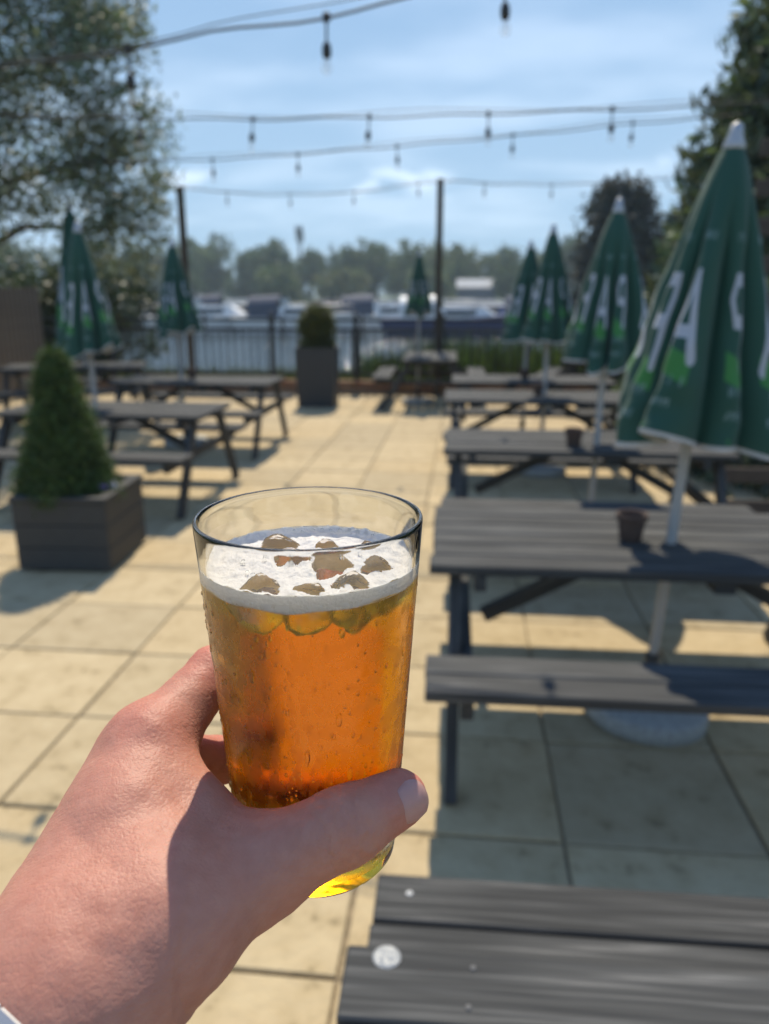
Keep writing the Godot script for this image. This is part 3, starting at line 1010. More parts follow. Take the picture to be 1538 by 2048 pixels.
func tables() -> void:
	# nearest table on the right first
	var labels := ["dark grey picnic table with a clay pot right behind the glass", "dark picnic table, third from the camera on the right, under the second parasol", "grey picnic table, fourth from the camera on the right", "grey picnic table farthest back in the right row", "picnic table seen end-on by the railing at the centre", "picnic table behind the cone-shaped shrub on the left", "picnic table at the far left of the glass, in front of the left light pole", "picnic table turned at an angle in the far left corner", "picnic table seen end-on behind the right row of parasols"]
	var t := make_table(labels[0])
	t.position = Vector3(0.725, 0, -2.79)
	t.rotation.y = 0.012
	var rest := [[0.72, -4.74, 0.0], [0.66, -6.88, 0.01], [0.70, -8.26, 0.01], [-0.48, -11.30, PI / 2 + 0.02], [-2.72, -5.80, -0.02], [-2.74, -7.86, -0.01], [-4.80, -9.25, 0.33], [1.85, -11.25, PI / 2 - 0.25]]
	for k in rest.size():
		copy(t, labels[k + 1], Vector3(rest[k][0], 0, rest[k][1]), rest[k][2])
	# the table under the camera has bolt caps
	var n: Node3D = copy(t, "dark grey picnic table in the lower right corner with a round metal bolt cap", Vector3(0.690, 0, -0.495), 0.015)
	var cap := mb()
	var rr := RandomNumberGenerator.new()
	rr.seed = 4
	var rings := 7
	var sg := 20
	var pt := func(i: int, j: int) -> Vector3:
		var f := float(i) / rings
		var an := TAU * (j % sg) / sg
		var dent := 0.0006 * sin(an * 3.0 + f * 5.0) * sin(f * PI) + 0.0005 * sin(an * 7.0 + f * 11.0) * sin(f * PI)
		return Vector3(cos(an) * f * 0.0195, 0.0042 * sqrt(1.0 - f * f * 0.96) - 0.0008 + dent, sin(an) * f * 0.0195)
	for i in rings:
		for j in sg:
			quad(cap, pt.call(i, j), pt.call(i + 1, j), pt.call(i + 1, j + 1), pt.call(i, j + 1), Vector3.UP)
	part("bolt_cap", cap.commit(), mat(0.30, 0.31, 0.31, 0.55, 0.3), n, Vector3(-0.767, 0.7005, -0.353))
	part("bolt_cap", cap.commit(), mat(0.42, 0.43, 0.43, 0.5, 0.6), n, Vector3(-0.755, 0.4605, -0.735))
	n.get_child(n.get_child_count() - 1).scale = Vector3(0.35, 0.5, 0.35)
	var screw := lathe(pv([0, -0.001, 0.0045, -0.001, 0.0045, 0.0006, 0.003, 0.0012, 0, 0.0012]), 10)
	var steel := mat(0.09, 0.09, 0.09, 0.7, 0.0)
	for k in 6:
		for x in [-0.655, 0.655]:
			for dz in [-0.03, 0.03]:
				part("screw", screw, steel, n, Vector3(x + rr.randf_range(-0.006, 0.006), 0.7005, -0.315 + k * 0.126 + dz))
	# flower pots used as ashtrays
	var pot := pv([0, 0, 0.036, 0, 0.039, 0.003, 0.050, 0.075, 0.050, 0.075, 0.056, 0.077, 0.057, 0.100, 0.055, 0.102, 0.050, 0.100, 0.046, 0.072, 0.037, 0.02, 0, 0.02])
	var pm := lathe(pot, 28)
	var plab := ["small brown clay pot on the table right behind the glass", "small dark clay pot on the third table on the right", "small dark clay pot on the fourth table on the right", "small dark clay pot on the farthest table in the right row", "small dark clay pot on the left table in front of the light pole"]
	var ps := [[0.622, -2.755], [0.655, -4.56], [0.66, -6.92], [0.64, -8.30], [-2.85, -7.95]]
	for k in 5:
		var p := thing("flower_pot", plab[k], "pot", Vector3(ps[k][0], 0.7005, ps[k][1]), 0, "clay pots on the tables")
		part("pot_wall", pm, M.clay, p)
		part("sand", lathe(pv([0.0, 0.060, 0.0435, 0.060, 0.0435, 0.064, 0, 0.066]), 20), M.bed, p)

# ------------------------------------------------------------------ parasols
func canopy_mesh(top: float, bottom: float, rad: float, sd: int) -> Mesh:
	var r := RandomNumberGenerator.new()
	r.seed = sd
	var st := mb()
	var seg := 96
	var rows := 26
	var ph := []
	for k in 8:
		ph.append([r.randf_range(0.66, 1.28), r.randf_range(-0.34, 0.30), r.randf_range(-0.08, 0.06)])
	var pt := func(i: int, j: int, inset: float) -> Vector3:
		var f := float(i) / rows
		var u := float(j) / seg
		var an := TAU * u
		var k := int(floor(u * 8.0)) % 8
		var loc := fposmod(u * 8.0, 1.0)
		var lobe := sin(loc * PI)
		# each panel bulges into a fold which leans to one side
		var base := 0.028 + (rad - 0.028) * pow(f, 0.82)
		var deep := 0.52 * smoothstep(0.05, 0.5, f)
		var rr: float = base * (1.0 - deep + deep * pow(lobe, 0.7) * ph[k][0])
		rr *= 1.0 + 0.035 * sin(f * 19.0 + k * 2.3 + loc * 5.0) * f + 0.02 * sin(f * 41.0 + k * 4.1 - loc * 9.0) * f
		var tw: float = ph[k][1] * f * lobe + 0.28 * f * lobe
		var y: float = lerpf(top, bottom, f) + (lobe * 0.02 + ph[k][2] * lobe) * f * f * 1.1
		if inset > 0.0:
			rr = maxf(rr - inset, 0.012)
		return Vector3(cos(an + tw) * rr, y, sin(an + tw) * rr)
	for i in rows:
		for j in seg:
			var q := [[i, j], [i, j + 1], [i + 1, j + 1], [i + 1, j]]
			for t in [[0, 1, 2], [0, 2, 3]]:
				var vs: Array = []
				var us: Array = []
				for e in t:
					vs.append(pt.call(q[e][0], q[e][1] if q[e][1] < seg else seg, 0.0))
					us.append(Vector2(float(q[e][1]) / seg * 4.0, 0.06 + 0.94 * float(q[e][0]) / rows))
				var n: Vector3 = vs[0] + vs[1] + vs[2]
				n.y = 0
				var cr: Vector3 = (vs[1] - vs[0]).cross(vs[2] - vs[0])
				var o := [0, 1, 2] if cr.dot(n) < 0.0 else [0, 2, 1]
				for e in o:
					st.set_smooth_group(0)
					st.set_uv(us[e])
					st.add_vertex(vs[e])
	st.index()
	st.generate_normals()
	return st.commit()

func hem_mesh(top: float, bottom: float, rad: float, sd: int) -> Mesh:
	var r := RandomNumberGenerator.new()
	r.seed = sd
	var ph := []
	for k in 8:
		ph.append([r.randf_range(0.66, 1.28), r.randf_range(-0.34, 0.30), r.randf_range(-0.08, 0.06)])
	var st := mb()
	var seg := 96
	var pts: Array = []
	for j in seg + 1:
		var u := float(j) / seg
		var an := TAU * u
		var k := int(floor(u * 8.0)) % 8
		var loc := fposmod(u * 8.0, 1.0)
		var lobe := sin(loc * PI)
		var rr: float = rad * (1.0 - 0.52 + 0.52 * pow(lobe, 0.7) * ph[k][0])
		rr *= 1.0 + 0.035 * sin(19.0 + k * 2.3 + loc * 5.0) + 0.02 * sin(41.0 + k * 4.1 - loc * 9.0)
		var tw: float = ph[k][1] * lobe + 0.28 * lobe
		pts.append(Vector3(cos(an + tw) * rr, bottom + (lobe * 0.02 + ph[k][2] * lobe) * 1.1, sin(an + tw) * rr))
	# hem strip, and the lining that closes the folded cloth underneath
	for j in seg:
		var a: Vector3 = pts[j]
		var b: Vector3 = pts[j + 1]
		var out := Vector3(a.x, 0, a.z).normalized() * 0.002
		quad(st, a + out, b + out, b + out - Vector3(0, 0.014, 0), a + out - Vector3(0, 0.014, 0), out)
		var ai := Vector3(a.x * 0.35, a.y + 0.05, a.z * 0.35)
		var bi := Vector3(b.x * 0.35, b.y + 0.05, b.z * 0.35)
		quad(st, a - Vector3(0, 0.014, 0), b - Vector3(0, 0.014, 0), bi, ai, Vector3.DOWN)
	return st.commit()

func parasols() -> void:
	var list := [
		[0.728, -2.735, 2.065, 1.09, 0.268, 0.0, 11, "closed green parasol with white lettering nearest the camera at the right", -0.048],
		[0.785, -4.62, 2.05, 1.20, 0.265, 0.0, 12, "closed green parasol, second from the camera on the right", -0.018],
		[0.71, -6.90, 2.10, 1.16, 0.24, 2.0, 13, "closed green parasol, third from the camera on the right"],
		[0.64, -8.30, 2.06, 1.12, 0.24, 0.7, 14, "closed green parasol farthest back in the right row"],
		[-0.66, -11.25, 2.12, 1.26, 0.20, 1.5, 15, "small looking closed green parasol by the middle light pole"],
		[-2.88, -5.80, 2.06, 1.13, 0.235, 0.9, 16, "closed green parasol above the left table behind the cone-shaped shrub"],
		[-2.93, -7.85, 2.07, 1.17, 0.24, 2.3, 17, "closed green parasol in front of the left light pole"],
		[-4.62, -9.15, 2.55, 0.95, 0.36, 1.7, 18, "tallest closed parasol in the far left corner"]]
	for a in list:
		var t := thing("parasol", a[7], "parasol", Vector3(a[0], 0, a[1]), a[5], "closed green parasols")
		t.rotation.z = a[8] if a.size() > 8 else 0.0
		part("canopy", canopy_mesh(a[2] - 0.05, a[3], a[4], a[6]), M.cloth, t)
		part("hem", hem_mesh(a[2] - 0.05, a[3], a[4], a[6]), M.hem, t)
		part("pole", rod(Vector3(0, 0.05, 0), Vector3(0, a[2] - 0.06, 0), 0.019, 0.019, 12), M.pole, t)
		part("cap", lathe(pv([0.0, a[2] - 0.07, 0.033, a[2] - 0.07, 0.034, a[2] - 0.05, 0.022, a[2] - 0.02, 0.022, a[2] - 0.02, 0.017, a[2] + 0.012, 0.0, a[2] + 0.02]), 14), M.alu, t)
		var b := part("base", lathe(pv([0, 0, 0.222, 0, 0.230, 0.008, 0.230, 0.062, 0.222, 0.074, 0.06, 0.082, 0.06, 0.082, 0, 0.082]), 36), M.concrete, t)
		part("tube", lathe(pv([0.0, 0.082, 0.027, 0.082, 0.027, 0.26, 0.024, 0.264, 0.0, 0.264]), 14), M.iron, b)

# ------------------------------------------------------------------ planters
func planters() -> void:
	var r := RandomNumberGenerator.new()
	r.seed = 202
	# box planter with a cone-shaped conifer
	var w := 0.545
	var d := 0.60
	var h := 0.455
	var t := thing("box_planter", "dark brown square planter box at the left, holding the cone-shaped shrub", "planter", Vector3(-2.292, 0, -4.30), 0.06)
	var rows := 3
	for k in rows:
		var y := 0.015 + (k + 0.5) * (h - 0.05) / rows
		var bh := (h - 0.05) / rows - 0.004
		for s in [-1.0, 1.0]:
			part("board", box(Vector3(w, bh, 0.024), 0.003), M.planter, t, Vector3(0, y, s * (d / 2 - 0.012)))
			part("board", box(Vector3(d - 0.05, bh, 0.024), 0.003), M.planter, t, Vector3(s * (w / 2 - 0.012), y, 0), Vector3(0, PI / 2, 0))
	for s in [-1.0, 1.0]:
		part("top_rail", box(Vector3(w + 0.02, 0.028, 0.065), 0.004), M.planter, t, Vector3(0, h - 0.018, s * (d / 2 - 0.022)))
		part("top_rail", box(Vector3(d - 0.11, 0.028, 0.065), 0.004), M.planter, t, Vector3(s * (w / 2 - 0.022), h - 0.018, 0), Vector3(0, PI / 2, 0))
	part("soil", box(Vector3(w - 0.06, 0.05, d - 0.06)), M.soil, t, Vector3(0, h - 0.09, 0))
	var c := thing("dwarf_conifer", "cone-shaped dense green dwarf conifer in the left planter", "shrub", Vector3(-2.345, h - 0.07, -4.27))
	part("trunk", rod(Vector3.ZERO, Vector3(0, 0.72, 0), 0.022, 0.006, 7), M.bark, c)
	var cl := clump_set(26, Vector3(0.045, 0.045, 0.045), 0.028, 0.008, Color(0.062, 0.105, 0.026), -0.2, 71, 0.45)
	var xfs: Array = []
	var tints: Array = []
	for i in 3400:
		var f := pow(r.randf(), 1.5)
		var hh := f * 0.80
		var an := r.randf() * TAU
		var rr := (0.245 * pow(1.0 - f, 0.80) + 0.012) * (0.70 + 0.33 * r.randf() + (0.14 if r.randf() < 0.05 else 0.0) + 0.09 * sin(an * 5.0 + f * 9.0) + 0.05 * sin(an * 9.0 - f * 17.0))
		xfs.append(Transform3D(rand_basis(r, r.randf_range(0.8, 1.3)), Vector3(cos(an) * rr, 0.03 + hh, sin(an) * rr)))
		var k := r.randf_range(0.65, 1.45)
		tints.append(Color(k * r.randf_range(0.9, 1.35), k, k * 0.9))
	bake("crown", cl, M.needle, xfs, c)
	# violas round it
	var petal := mat(0.16, 0.09, 0.42, 0.7)
	var pale := mat(0.62, 0.58, 0.66, 0.7)
	var eye := mat(0.6, 0.4, 0.03, 0.7)
	var green := leaf_clump(26, Vector3(0.05, 0.03, 0.05), 0.03, 0.014, Color(0.07, 0.12, 0.03), 0.3, -0.3, 72)
	var fl := [[-2.085, -4.19, petal, "purple viola at the right front of the left planter"], [-2.555, -4.16, petal, "small purple viola at the left side of the left planter"], [-2.055, -4.25, pale, "pale viola at the right back of the left planter"]]
	for a in fl:
		var v := thing("viola", a[3], "flower", Vector3(a[0], h - 0.07, a[1]), 0.4)
		var mm: Array = []
		for q in 5:
			mm.append(Transform3D(Basis(Vector3.UP, q * 1.3), Vector3(r.randfn() * 0.015, 0.02 + q * 0.012, r.randfn() * 0.015)))
		bake("leaves", [green], M.leaf, mm, v)
		part("stem", rod(Vector3(0, 0, 0), Vector3(0, 0.085, 0.01), 0.002, 0.002, 5), M.leaf, v)
		for q in 5:
			var an := TAU * q / 5
			var pm := lathe(pv([0, -0.001, 0.010, -0.0005, 0.013, 0.0, 0.010, 0.0010, 0, 0.0015]), 10)
			part("petal", pm, a[2], v, Vector3(cos(an) * 0.012, 0.088 + sin(an) * 0.012, 0.016), Vector3(PI / 2, 0, 0))
		part("flower_eye", lathe(pv([0, -0.002, 0.004, -0.001, 0.004, 0.001, 0, 0.003]), 8), eye, v, Vector3(0, 0.088, 0.020), Vector3(PI / 2, 0, 0))
	# tall planter at the back with a round shrub
	var p := thing("tall_planter", "tall slim dark grey planter standing in front of the railing", "planter", Vector3(-2.08, 0, -11.0), 0.03)
	var st := mb()
	var a0 := 0.255
	var a1 := 0.285
	var hh2 := 0.83
	for k in 4:
		var an := PI / 2 * k
		var bs := Basis(Vector3.UP, an)
		quad(st, bs * Vector3(-a0, 0, a0), bs * Vector3(a0, 0, a0), bs * Vector3(a1, hh2, a1), bs * Vector3(-a1, hh2, a1), bs * Vector3.BACK)
		quad(st, bs * Vector3(-a1, hh2, a1), bs * Vector3(a1, hh2, a1), bs * Vector3(a1 - 0.03, hh2, a1 - 0.03), bs * Vector3(-a1 + 0.03, hh2, a1 - 0.03), Vector3.UP)
		quad(st, bs * Vector3(-a1 + 0.03, hh2, a1 - 0.03), bs * Vector3(a1 - 0.03, hh2, a1 - 0.03), bs * Vector3(a1 - 0.03, hh2 - 0.12, a1 - 0.03), bs * Vector3(-a1 + 0.03, hh2 - 0.12, a1 - 0.03), bs * Vector3.FORWARD)
	part("planter_wall", st.commit(), M.planter_grey, p)
	part("soil", box(Vector3(0.50, 0.04, 0.50)), M.soil, p, Vector3(0, hh2 - 0.08, 0))
	var ball := thing("round_shrub", "rounded green and yellow shrub in the tall planter", "shrub", Vector3(-2.08, hh2 - 0.06, -11.0))
	part("trunk", rod(Vector3.ZERO, Vector3(0, 0.3, 0), 0.02, 0.012, 6), M.bark, ball)
	var bl := clump_set(30, Vector3(0.06, 0.06, 0.06), 0.05, 0.014, Color(0.075, 0.092, 0.022), -0.4, 73)
	xfs = []
	tints = []
	for i in 520:
		var dd := Vector3(r.randfn(), r.randfn(), r.randfn()).normalized() * pow(r.randf(), 0.3)
		xfs.append(Transform3D(rand_basis(r, r.randf_range(0.8, 1.3)), Vector3(dd.x * 0.22, 0.36 + dd.y * 0.25, dd.z * 0.22)))
		var k := r.randf_range(0.6, 1.4)
		tints.append(Color(k * r.randf_range(1.0, 1.9), k * 1.1, k * 0.8))
	for i in 110:
		var an := r.randf() * TAU
		xfs.append(Transform3D(rand_basis(r, 1.0), Vector3(cos(an) * 0.2, 0.06 + r.randf() * 0.06, sin(an) * 0.2)))
		tints.append(Color(1.3, 1.2, 0.8))
	bake("crown", bl, M.leaf, xfs, ball)

# ------------------------------------------------------------------ string lights
func string_lights() -> void:
	var r := RandomNumberGenerator.new()
	r.seed = 303
	var socket := lathe(pv([0, -0.062, 0.012, -0.062, 0.0185, -0.05, 0.0195, -0.03, 0.017, -0.012, 0.009, 0.0, 0, 0.002]), 14)
	var bulb := lathe(pv([0, -0.060, 0.010, -0.058, 0.019, -0.050, 0.0225, -0.038, 0.019, -0.022, 0.012, -0.008, 0.011, 0.0]), 16)
	var fil := rod(Vector3(0, -0.012, 0), Vector3(0, -0.036, 0), 0.0015, 0.0015, 5)
	var rows := [
		[[Vector3(-3.0, 2.40, -3.5), Vector3(-1.384, 2.554, -3.5), Vector3(-1.037, 2.605, -3.5), Vector3(-0.64, 2.636, -3.5), Vector3(-0.295, 2.692, -3.5), Vector3(0.147, 2.765, -3.5), Vector3(0.9, 2.87, -3.5), Vector3(2.4, 3.05, -3.5)], [-1.43, -0.64, 0.147, 0.94], "string of bulbs crossing the top of the picture, nearest the camera"],
		[[Vector3(-4.6, 2.95, -6.2), Vector3(-3.2, 2.84, -6.1), Vector3(-2.187, 2.792, -6), Vector3(-1.5, 2.772, -6), Vector3(-0.697, 2.772, -6), Vector3(0.15, 2.774, -6), Vector3(0.982, 2.786, -6), Vector3(1.719, 2.80, -6), Vector3(3.4, 2.90, -6)], [-2.45, -1.565, -0.697, 0.152, 0.975], "second string of bulbs from the camera, upper one of the close pair"],
		[[Vector3(-4.8, 2.84, -8.2), Vector3(-3.022, 2.816, -8), Vector3(-1.8, 2.853, -8), Vector3(-0.666, 2.916, -8), Vector3(0.4, 2.985, -8), Vector3(1.4, 3.06, -8), Vector3(2.303, 3.112, -8), Vector3(3.3, 3.18, -8)], [-2.55, -1.64, -0.666, 0.375, 1.46], "third string of bulbs from the camera, lower one of the close pair"],
		[[Vector3(-7.0, 3.02, -12.2), Vector3(-5.6, 2.98, -12.2), Vector3(-4.39, 3.075, -12.17), Vector3(-3.4, 3.00, -12.17), Vector3(-2.5, 2.975, -12.17), Vector3(-1.5, 3.01, -12.17), Vector3(-0.42, 3.13, -12.17), Vector3(0.5, 3.08, -12.17), Vector3(1.4, 3.065, -12.17), Vector3(2.4, 3.10, -12.17), Vector3(3.6, 3.2, -12.17)], [-3.65, -2.7, -1.71, -0.73, 0.24, 1.23, 2.2, 3.15], "string of bulbs farthest away, strung between the two timber poles"]]
	for row in rows:
		var t := thing("string_light", row[2], "string light", Vector3.ZERO, 0, "festoon strings over the patio")
		var cv := Curve3D.new()
		var pts: Array = row[0]
		for i in pts.size():
			var a: Vector3 = pts[maxi(i - 1, 0)]
			var b: Vector3 = pts[mini(i + 1, pts.size() - 1)]
			cv.add_point(pts[i], (a - b) / 6.0, (b - a) / 6.0)
		var fine: Array = []
		var wire: Array = []
		var ra: Array = []
		var rb: Array = []
		var ln := cv.get_baked_length()
		var n := int(ln / 0.12)
		for i in n + 1:
			var p := cv.sample_baked(ln * i / n)
			fine.append(p + Vector3(0, sin(i * 0.9) * 0.006, sin(i * 0.5) * 0.006))
			wire.append(p + Vector3(0, 0.026 + sin(i * 0.4) * 0.016, 0.008))
			ra.append(0.0062)
			rb.append(0.0028)
		part("cable", tube(fine, ra, 6), M.cable, t)
		part("support_wire", tube(wire, rb, 5), M.cable, t)
		for x in row[1]:
			var best := 0
			for i in fine.size():
				if absf(fine[i].x - x) < absf(fine[best].x - x):
					best = i
			var c: Vector3 = fine[best]
			var lamp := part("bulb_holder", socket, M.cable, t, c - Vector3(0, 0.085, 0), Vector3(r.randfn() * 0.05, 0, r.randfn() * 0.05))
			part("drop_cord", rod(Vector3(0, 0.0, 0), Vector3(0, 0.085, 0), 0.005, 0.005, 6), M.cable, lamp)
			part("clip", box(Vector3(0.03, 0.035, 0.02), 0.004), M.cable, lamp, Vector3(0, 0.09, 0))
			part("bulb", bulb, M.bulb, lamp, Vector3(0, -0.060, 0))
			part("filament", fil, M.alu, lamp, Vector3(0, -0.060, 0))

# ------------------------------------------------------------------ the pint
const BASE := Vector3(-0.05805, 1.33579, -0.28148)
const RIM_Y := 0.152

func r_in(y: float) -> float:
	return lerpf(0.0316, 0.0416, (y - 0.016) / 0.132)

func r_out(y: float) -> float:
	return lerpf(0.0342, 0.0440, (y - 0.008) / 0.1415)

func pint() -> void:
	var S := FastNoiseLite.TYPE_SIMPLEX_SMOOTH
	var clear := mat(1, 1, 1, 0.0)
	clear.refraction_enabled = true
	clear.refraction_scale = 0.05
	clear.albedo_color = Color(0.99, 0.995, 0.99, 0.0)
	clear.transparency = BaseMaterial3D.TRANSPARENCY_ALPHA
	var misty: StandardMaterial3D = clear.duplicate()
	misty.roughness = 0.55
	misty.roughness_texture = ntex(noise(S, 0.02, 5, 81), 512)
	misty.uv1_triplanar = true
	misty.uv1_scale = Vector3(18, 9, 18)
	var g := thing("beer_glass", "clear straight pint glass held up in the hand", "glass", BASE)
	var am := ArrayMesh.new()
	# clear part: underside, foot, upper wall, rim, inside
	var st := mb()
	lathe_into(st, pv([0, 0.0032, 0.020, 0.0028, 0.0265, 0.0008, 0.0295, 0.0, 0.0318, 0.0006, 0.0334, 0.0028, 0.0342, 0.008]), 96)
	var up := PackedVector2Array()
	for k in 5:
		var y := lerpf(0.1315, 0.1495, k / 4.0)
		up.append(Vector2(r_out(y), y))
	for q in [[0.04398, 0.1509], [0.0437, 0.1517], [0.0432, 0.1520], [0.0427, 0.1517], [0.0424, 0.1509], [0.0421, 0.1485]]:
		up.append(Vector2(q[0], q[1]))
	for k in 4:
		var y := lerpf(0.143, 0.1292, k / 3.0)
		up.append(Vector2(r_in(y), y))
	lathe_into(st, up, 96)
	st.set_material(clear)
	st.commit(am)
	var mist := PackedVector2Array()
	for k in 20:
		var y := lerpf(0.008, 0.1315, k / 19.0)
		mist.append(Vector2(r_out(y), y))
	var st2 := mb()
	lathe_into(st2, mist, 96)
	st2.set_material(misty)
	st2.commit(am)
	part("glass_wall", am, null, g)
	# drops of condensation
	var water: StandardMaterial3D = clear.duplicate()
	water.refraction_scale = 0.033
	var r := RandomNumberGenerator.new()
	r.seed = 17
	var dr := mb()
	for i in 300:
		var an := r.randfn() * 0.8 + 0.1
		var y := r.randf_range(0.03, 0.124)
		var rad := r.randf_range(0.0003, 0.0008)
		var tall := r.randf_range(1.0, 1.8)
		if r.randf() < 0.12:
			rad *= 1.6
			tall = r.randf_range(1.5, 3.0)
		drop_into(dr, an, y, rad, tall)
	var dp := part("condensation", dr.commit(), water, g)
	dp.set_meta("kind", "stuff")
	# the beer
	var beer := mat(0.93, 0.36, 0.022, 0.0)
	beer.refraction_enabled = true
	beer.refraction_scale = 0.034
	beer.albedo_color = col(0.975, 0.60, 0.04, 0.0)
	beer.transparency = BaseMaterial3D.TRANSPARENCY_ALPHA
	var b := thing("beer", "amber beer with white foam filling the glass", "drink", BASE)
	# its boundary to the glass: seen from the beer the glass is the denser side
	var bp := PackedVector2Array()
	for k in 14:
		var y := lerpf(0.1292, 0.016, k / 13.0)
		bp.append(Vector2(r_in(y), y))
	for q in [[0.0306, 0.0128], [0.0282, 0.0106], [0.0235, 0.0094], [0.012, 0.0089], [0, 0.0088]]:
		bp.append(Vector2(q[0], q[1]))
	var lq := ArrayMesh.new()
	var ls := mb()
	lathe_into(ls, bp, 96)
	var edge: StandardMaterial3D = beer.duplicate()
	edge.refraction_scale = 0.0128
	ls.set_material(edge)
	ls.commit(lq)
	var lt := mb()
	lathe_into(lt, PackedVector2Array([Vector2(r_in(0.1292), 0.1292), Vector2(0, 0.1292)]), 96)
	lt.set_material(beer)
	lt.commit(lq)
	part("liquid", lq, null, b)
	var deep: StandardMaterial3D = beer.duplicate()
	deep.refraction_scale = 0.0002
	deep.metallic_specular = 0.0
	deep.albedo_color = col(0.955, 0.64, 0.10, 0.0)
	for k in 2:
		var f: float = [0.86, 0.55][k]
		var yb: float = [0.022, 0.036][k]
		var yt: float = [0.1100, 0.1060][k]
		var dp2 := pv([0, yb, r_in(yb) * f * 0.7, yb + 0.001, r_in(yb) * f * 0.95, yb + 0.006])
		for q in 6:
			var y := lerpf(yb + 0.010, yt - 0.002, q / 5.0)
			dp2.append(Vector2(r_in(y) * f, y))
		dp2.append(Vector2(r_in(yt) * f * 0.9, yt))
		dp2.append(Vector2(0, yt))
		part("liquid_depth", lathe(dp2, 64), deep, b)
	# ice, poking through the foam
	var ice_at := [[-0.0076, 0.0022, 0.0075], [0.0124, 0.0133, 0.0075], [0.0280, 0.0073, 0.0080], [0.0213, 0.0262, 0.0082], [0.0235, -0.0130, 0.0080], [-0.0134, 0.0335, 0.0078], [0.0058, 0.0345, 0.0085], [0.0050, -0.0180, 0.0085], [-0.0195, -0.0160, 0.0080]]
	var ice := mat(1, 1, 1, 0.02)
	ice.refraction_enabled = true
	ice.refraction_scale = 0.006
	ice.albedo_color = Color(0.97, 0.94, 0.90, 0.09)
	ice.transparency = BaseMaterial3D.TRANSPARENCY_ALPHA
	var ilab := ["ice lump at the middle of the foam", "rounded ice lump right of the foam's middle", "ice lump near the right wall of the glass", "clear ice lump at the front right of the foam", "ice lump at the back right of the foam", "ice lump at the front left of the foam", "ice lump at the very front of the foam", "thin ice sliver at the back of the foam", "ice lump at the back left of the foam"]
	for k in ice_at.size():
		var q: Array = ice_at[k]
		one("ice_cube", ice_mesh(r, 0.0090, k), ice, ilab[k], "ice", BASE + Vector3(q[0] * 0.90, 0.1346 - q[2], q[1] * 0.90), "ice floating in the beer")
	# foam: open where ice comes through
	var foam := mat(0.93, 0.92, 0.91, 0.7)
	foam.backlight_enabled = true
	foam.backlight = col(0.75, 0.75, 0.73)
	foam.albedo_texture = ntex(noise(FastNoiseLite.TYPE_CELLULAR, 0.09, 3, 85), 512, [[0.0, 0.80, 0.78, 0.76], [0.4, 0.93, 0.92, 0.90], [1.0, 1.0, 0.99, 0.97]])
	foam.heightmap_enabled = true
	foam.heightmap_texture = ntex(noise(FastNoiseLite.TYPE_CELLULAR, 0.06, 3, 83), 512)
	foam.heightmap_scale = 0.05
	foam.uv1_triplanar = true
	foam.uv1_scale = Vector3(24, 24, 24)
	var fn := noise(S, 130.0, 4, 84)
	var fm := mb()
	var nr := 64
	var na := 200
	var fp := func(i: int, j: int) -> Vector3:
		var f := float(i) / nr
		var an := TAU * (j % na) / na
		var rr := f * (r_in(0.134) + 0.0004)
		var x := cos(an) * rr
		var z := sin(an) * rr
		var y := 0.1330 + fn.get_noise_2d(x, z) * 0.0014 + 0.0016 * smoothstep(0.90, 1.0, f)
		for q in ice_at:
			var dd := Vector2(x - q[0] * 0.90, z - q[1] * 0.90).length()
			y += 0.0006 * (1.0 - smoothstep(0.004, 0.009, dd))
		return Vector3(x, y, z)
	var hole := func(p: Vector3) -> bool:
		for k in ice_at.size():
			var q: Array = ice_at[k]
			if in_ice(k, p - Vector3(q[0] * 0.90, 0.1346 - q[2], q[1] * 0.90)):
				return true
		return false
	for i in nr:
		for j in na:
			var a: Vector3 = fp.call(i, j)
			var b2: Vector3 = fp.call(i + 1, j)
			var c: Vector3 = fp.call(i + 1, j + 1)
			var d: Vector3 = fp.call(i, j + 1)
			if hole.call((a + b2 + c + d) * 0.25):
				continue
			for tr in [[a, b2, c], [a, c, d]]:
				if (tr[1] - tr[0]).cross(tr[2] - tr[0]).length_squared() < 1e-20:
					continue
				var o: Array = tr if (tr[1] - tr[0]).cross(tr[2] - tr[0]).y < 0.0 else [tr[0], tr[2], tr[1]]
				for v in o:
					fm.set_smooth_group(0)
					fm.add_vertex(v)
	# underside, resting on the beer
	for i in range(0, nr, 2):
		for j in range(0, na, 2):
			var q4: Array = []
			for e in [[i, j], [i + 2, j], [i + 2, j + 2], [i, j + 2]]:
				var v: Vector3 = fp.call(e[0], e[1])
				v.y = 0.1287
				q4.append(v)
			if hole.call((q4[0] + q4[1] + q4[2] + q4[3]) * 0.25 + Vector3(0, 0.004, 0)):
				continue
			for tr in [[q4[0], q4[1], q4[2]], [q4[0], q4[2], q4[3]]]:
				var cy: float = (tr[1] - tr[0]).cross(tr[2] - tr[0]).y
				if absf(cy) < 1e-12:
					continue
				for v in (tr if cy > 0.0 else [tr[0], tr[2], tr[1]]):
					fm.add_vertex(v)
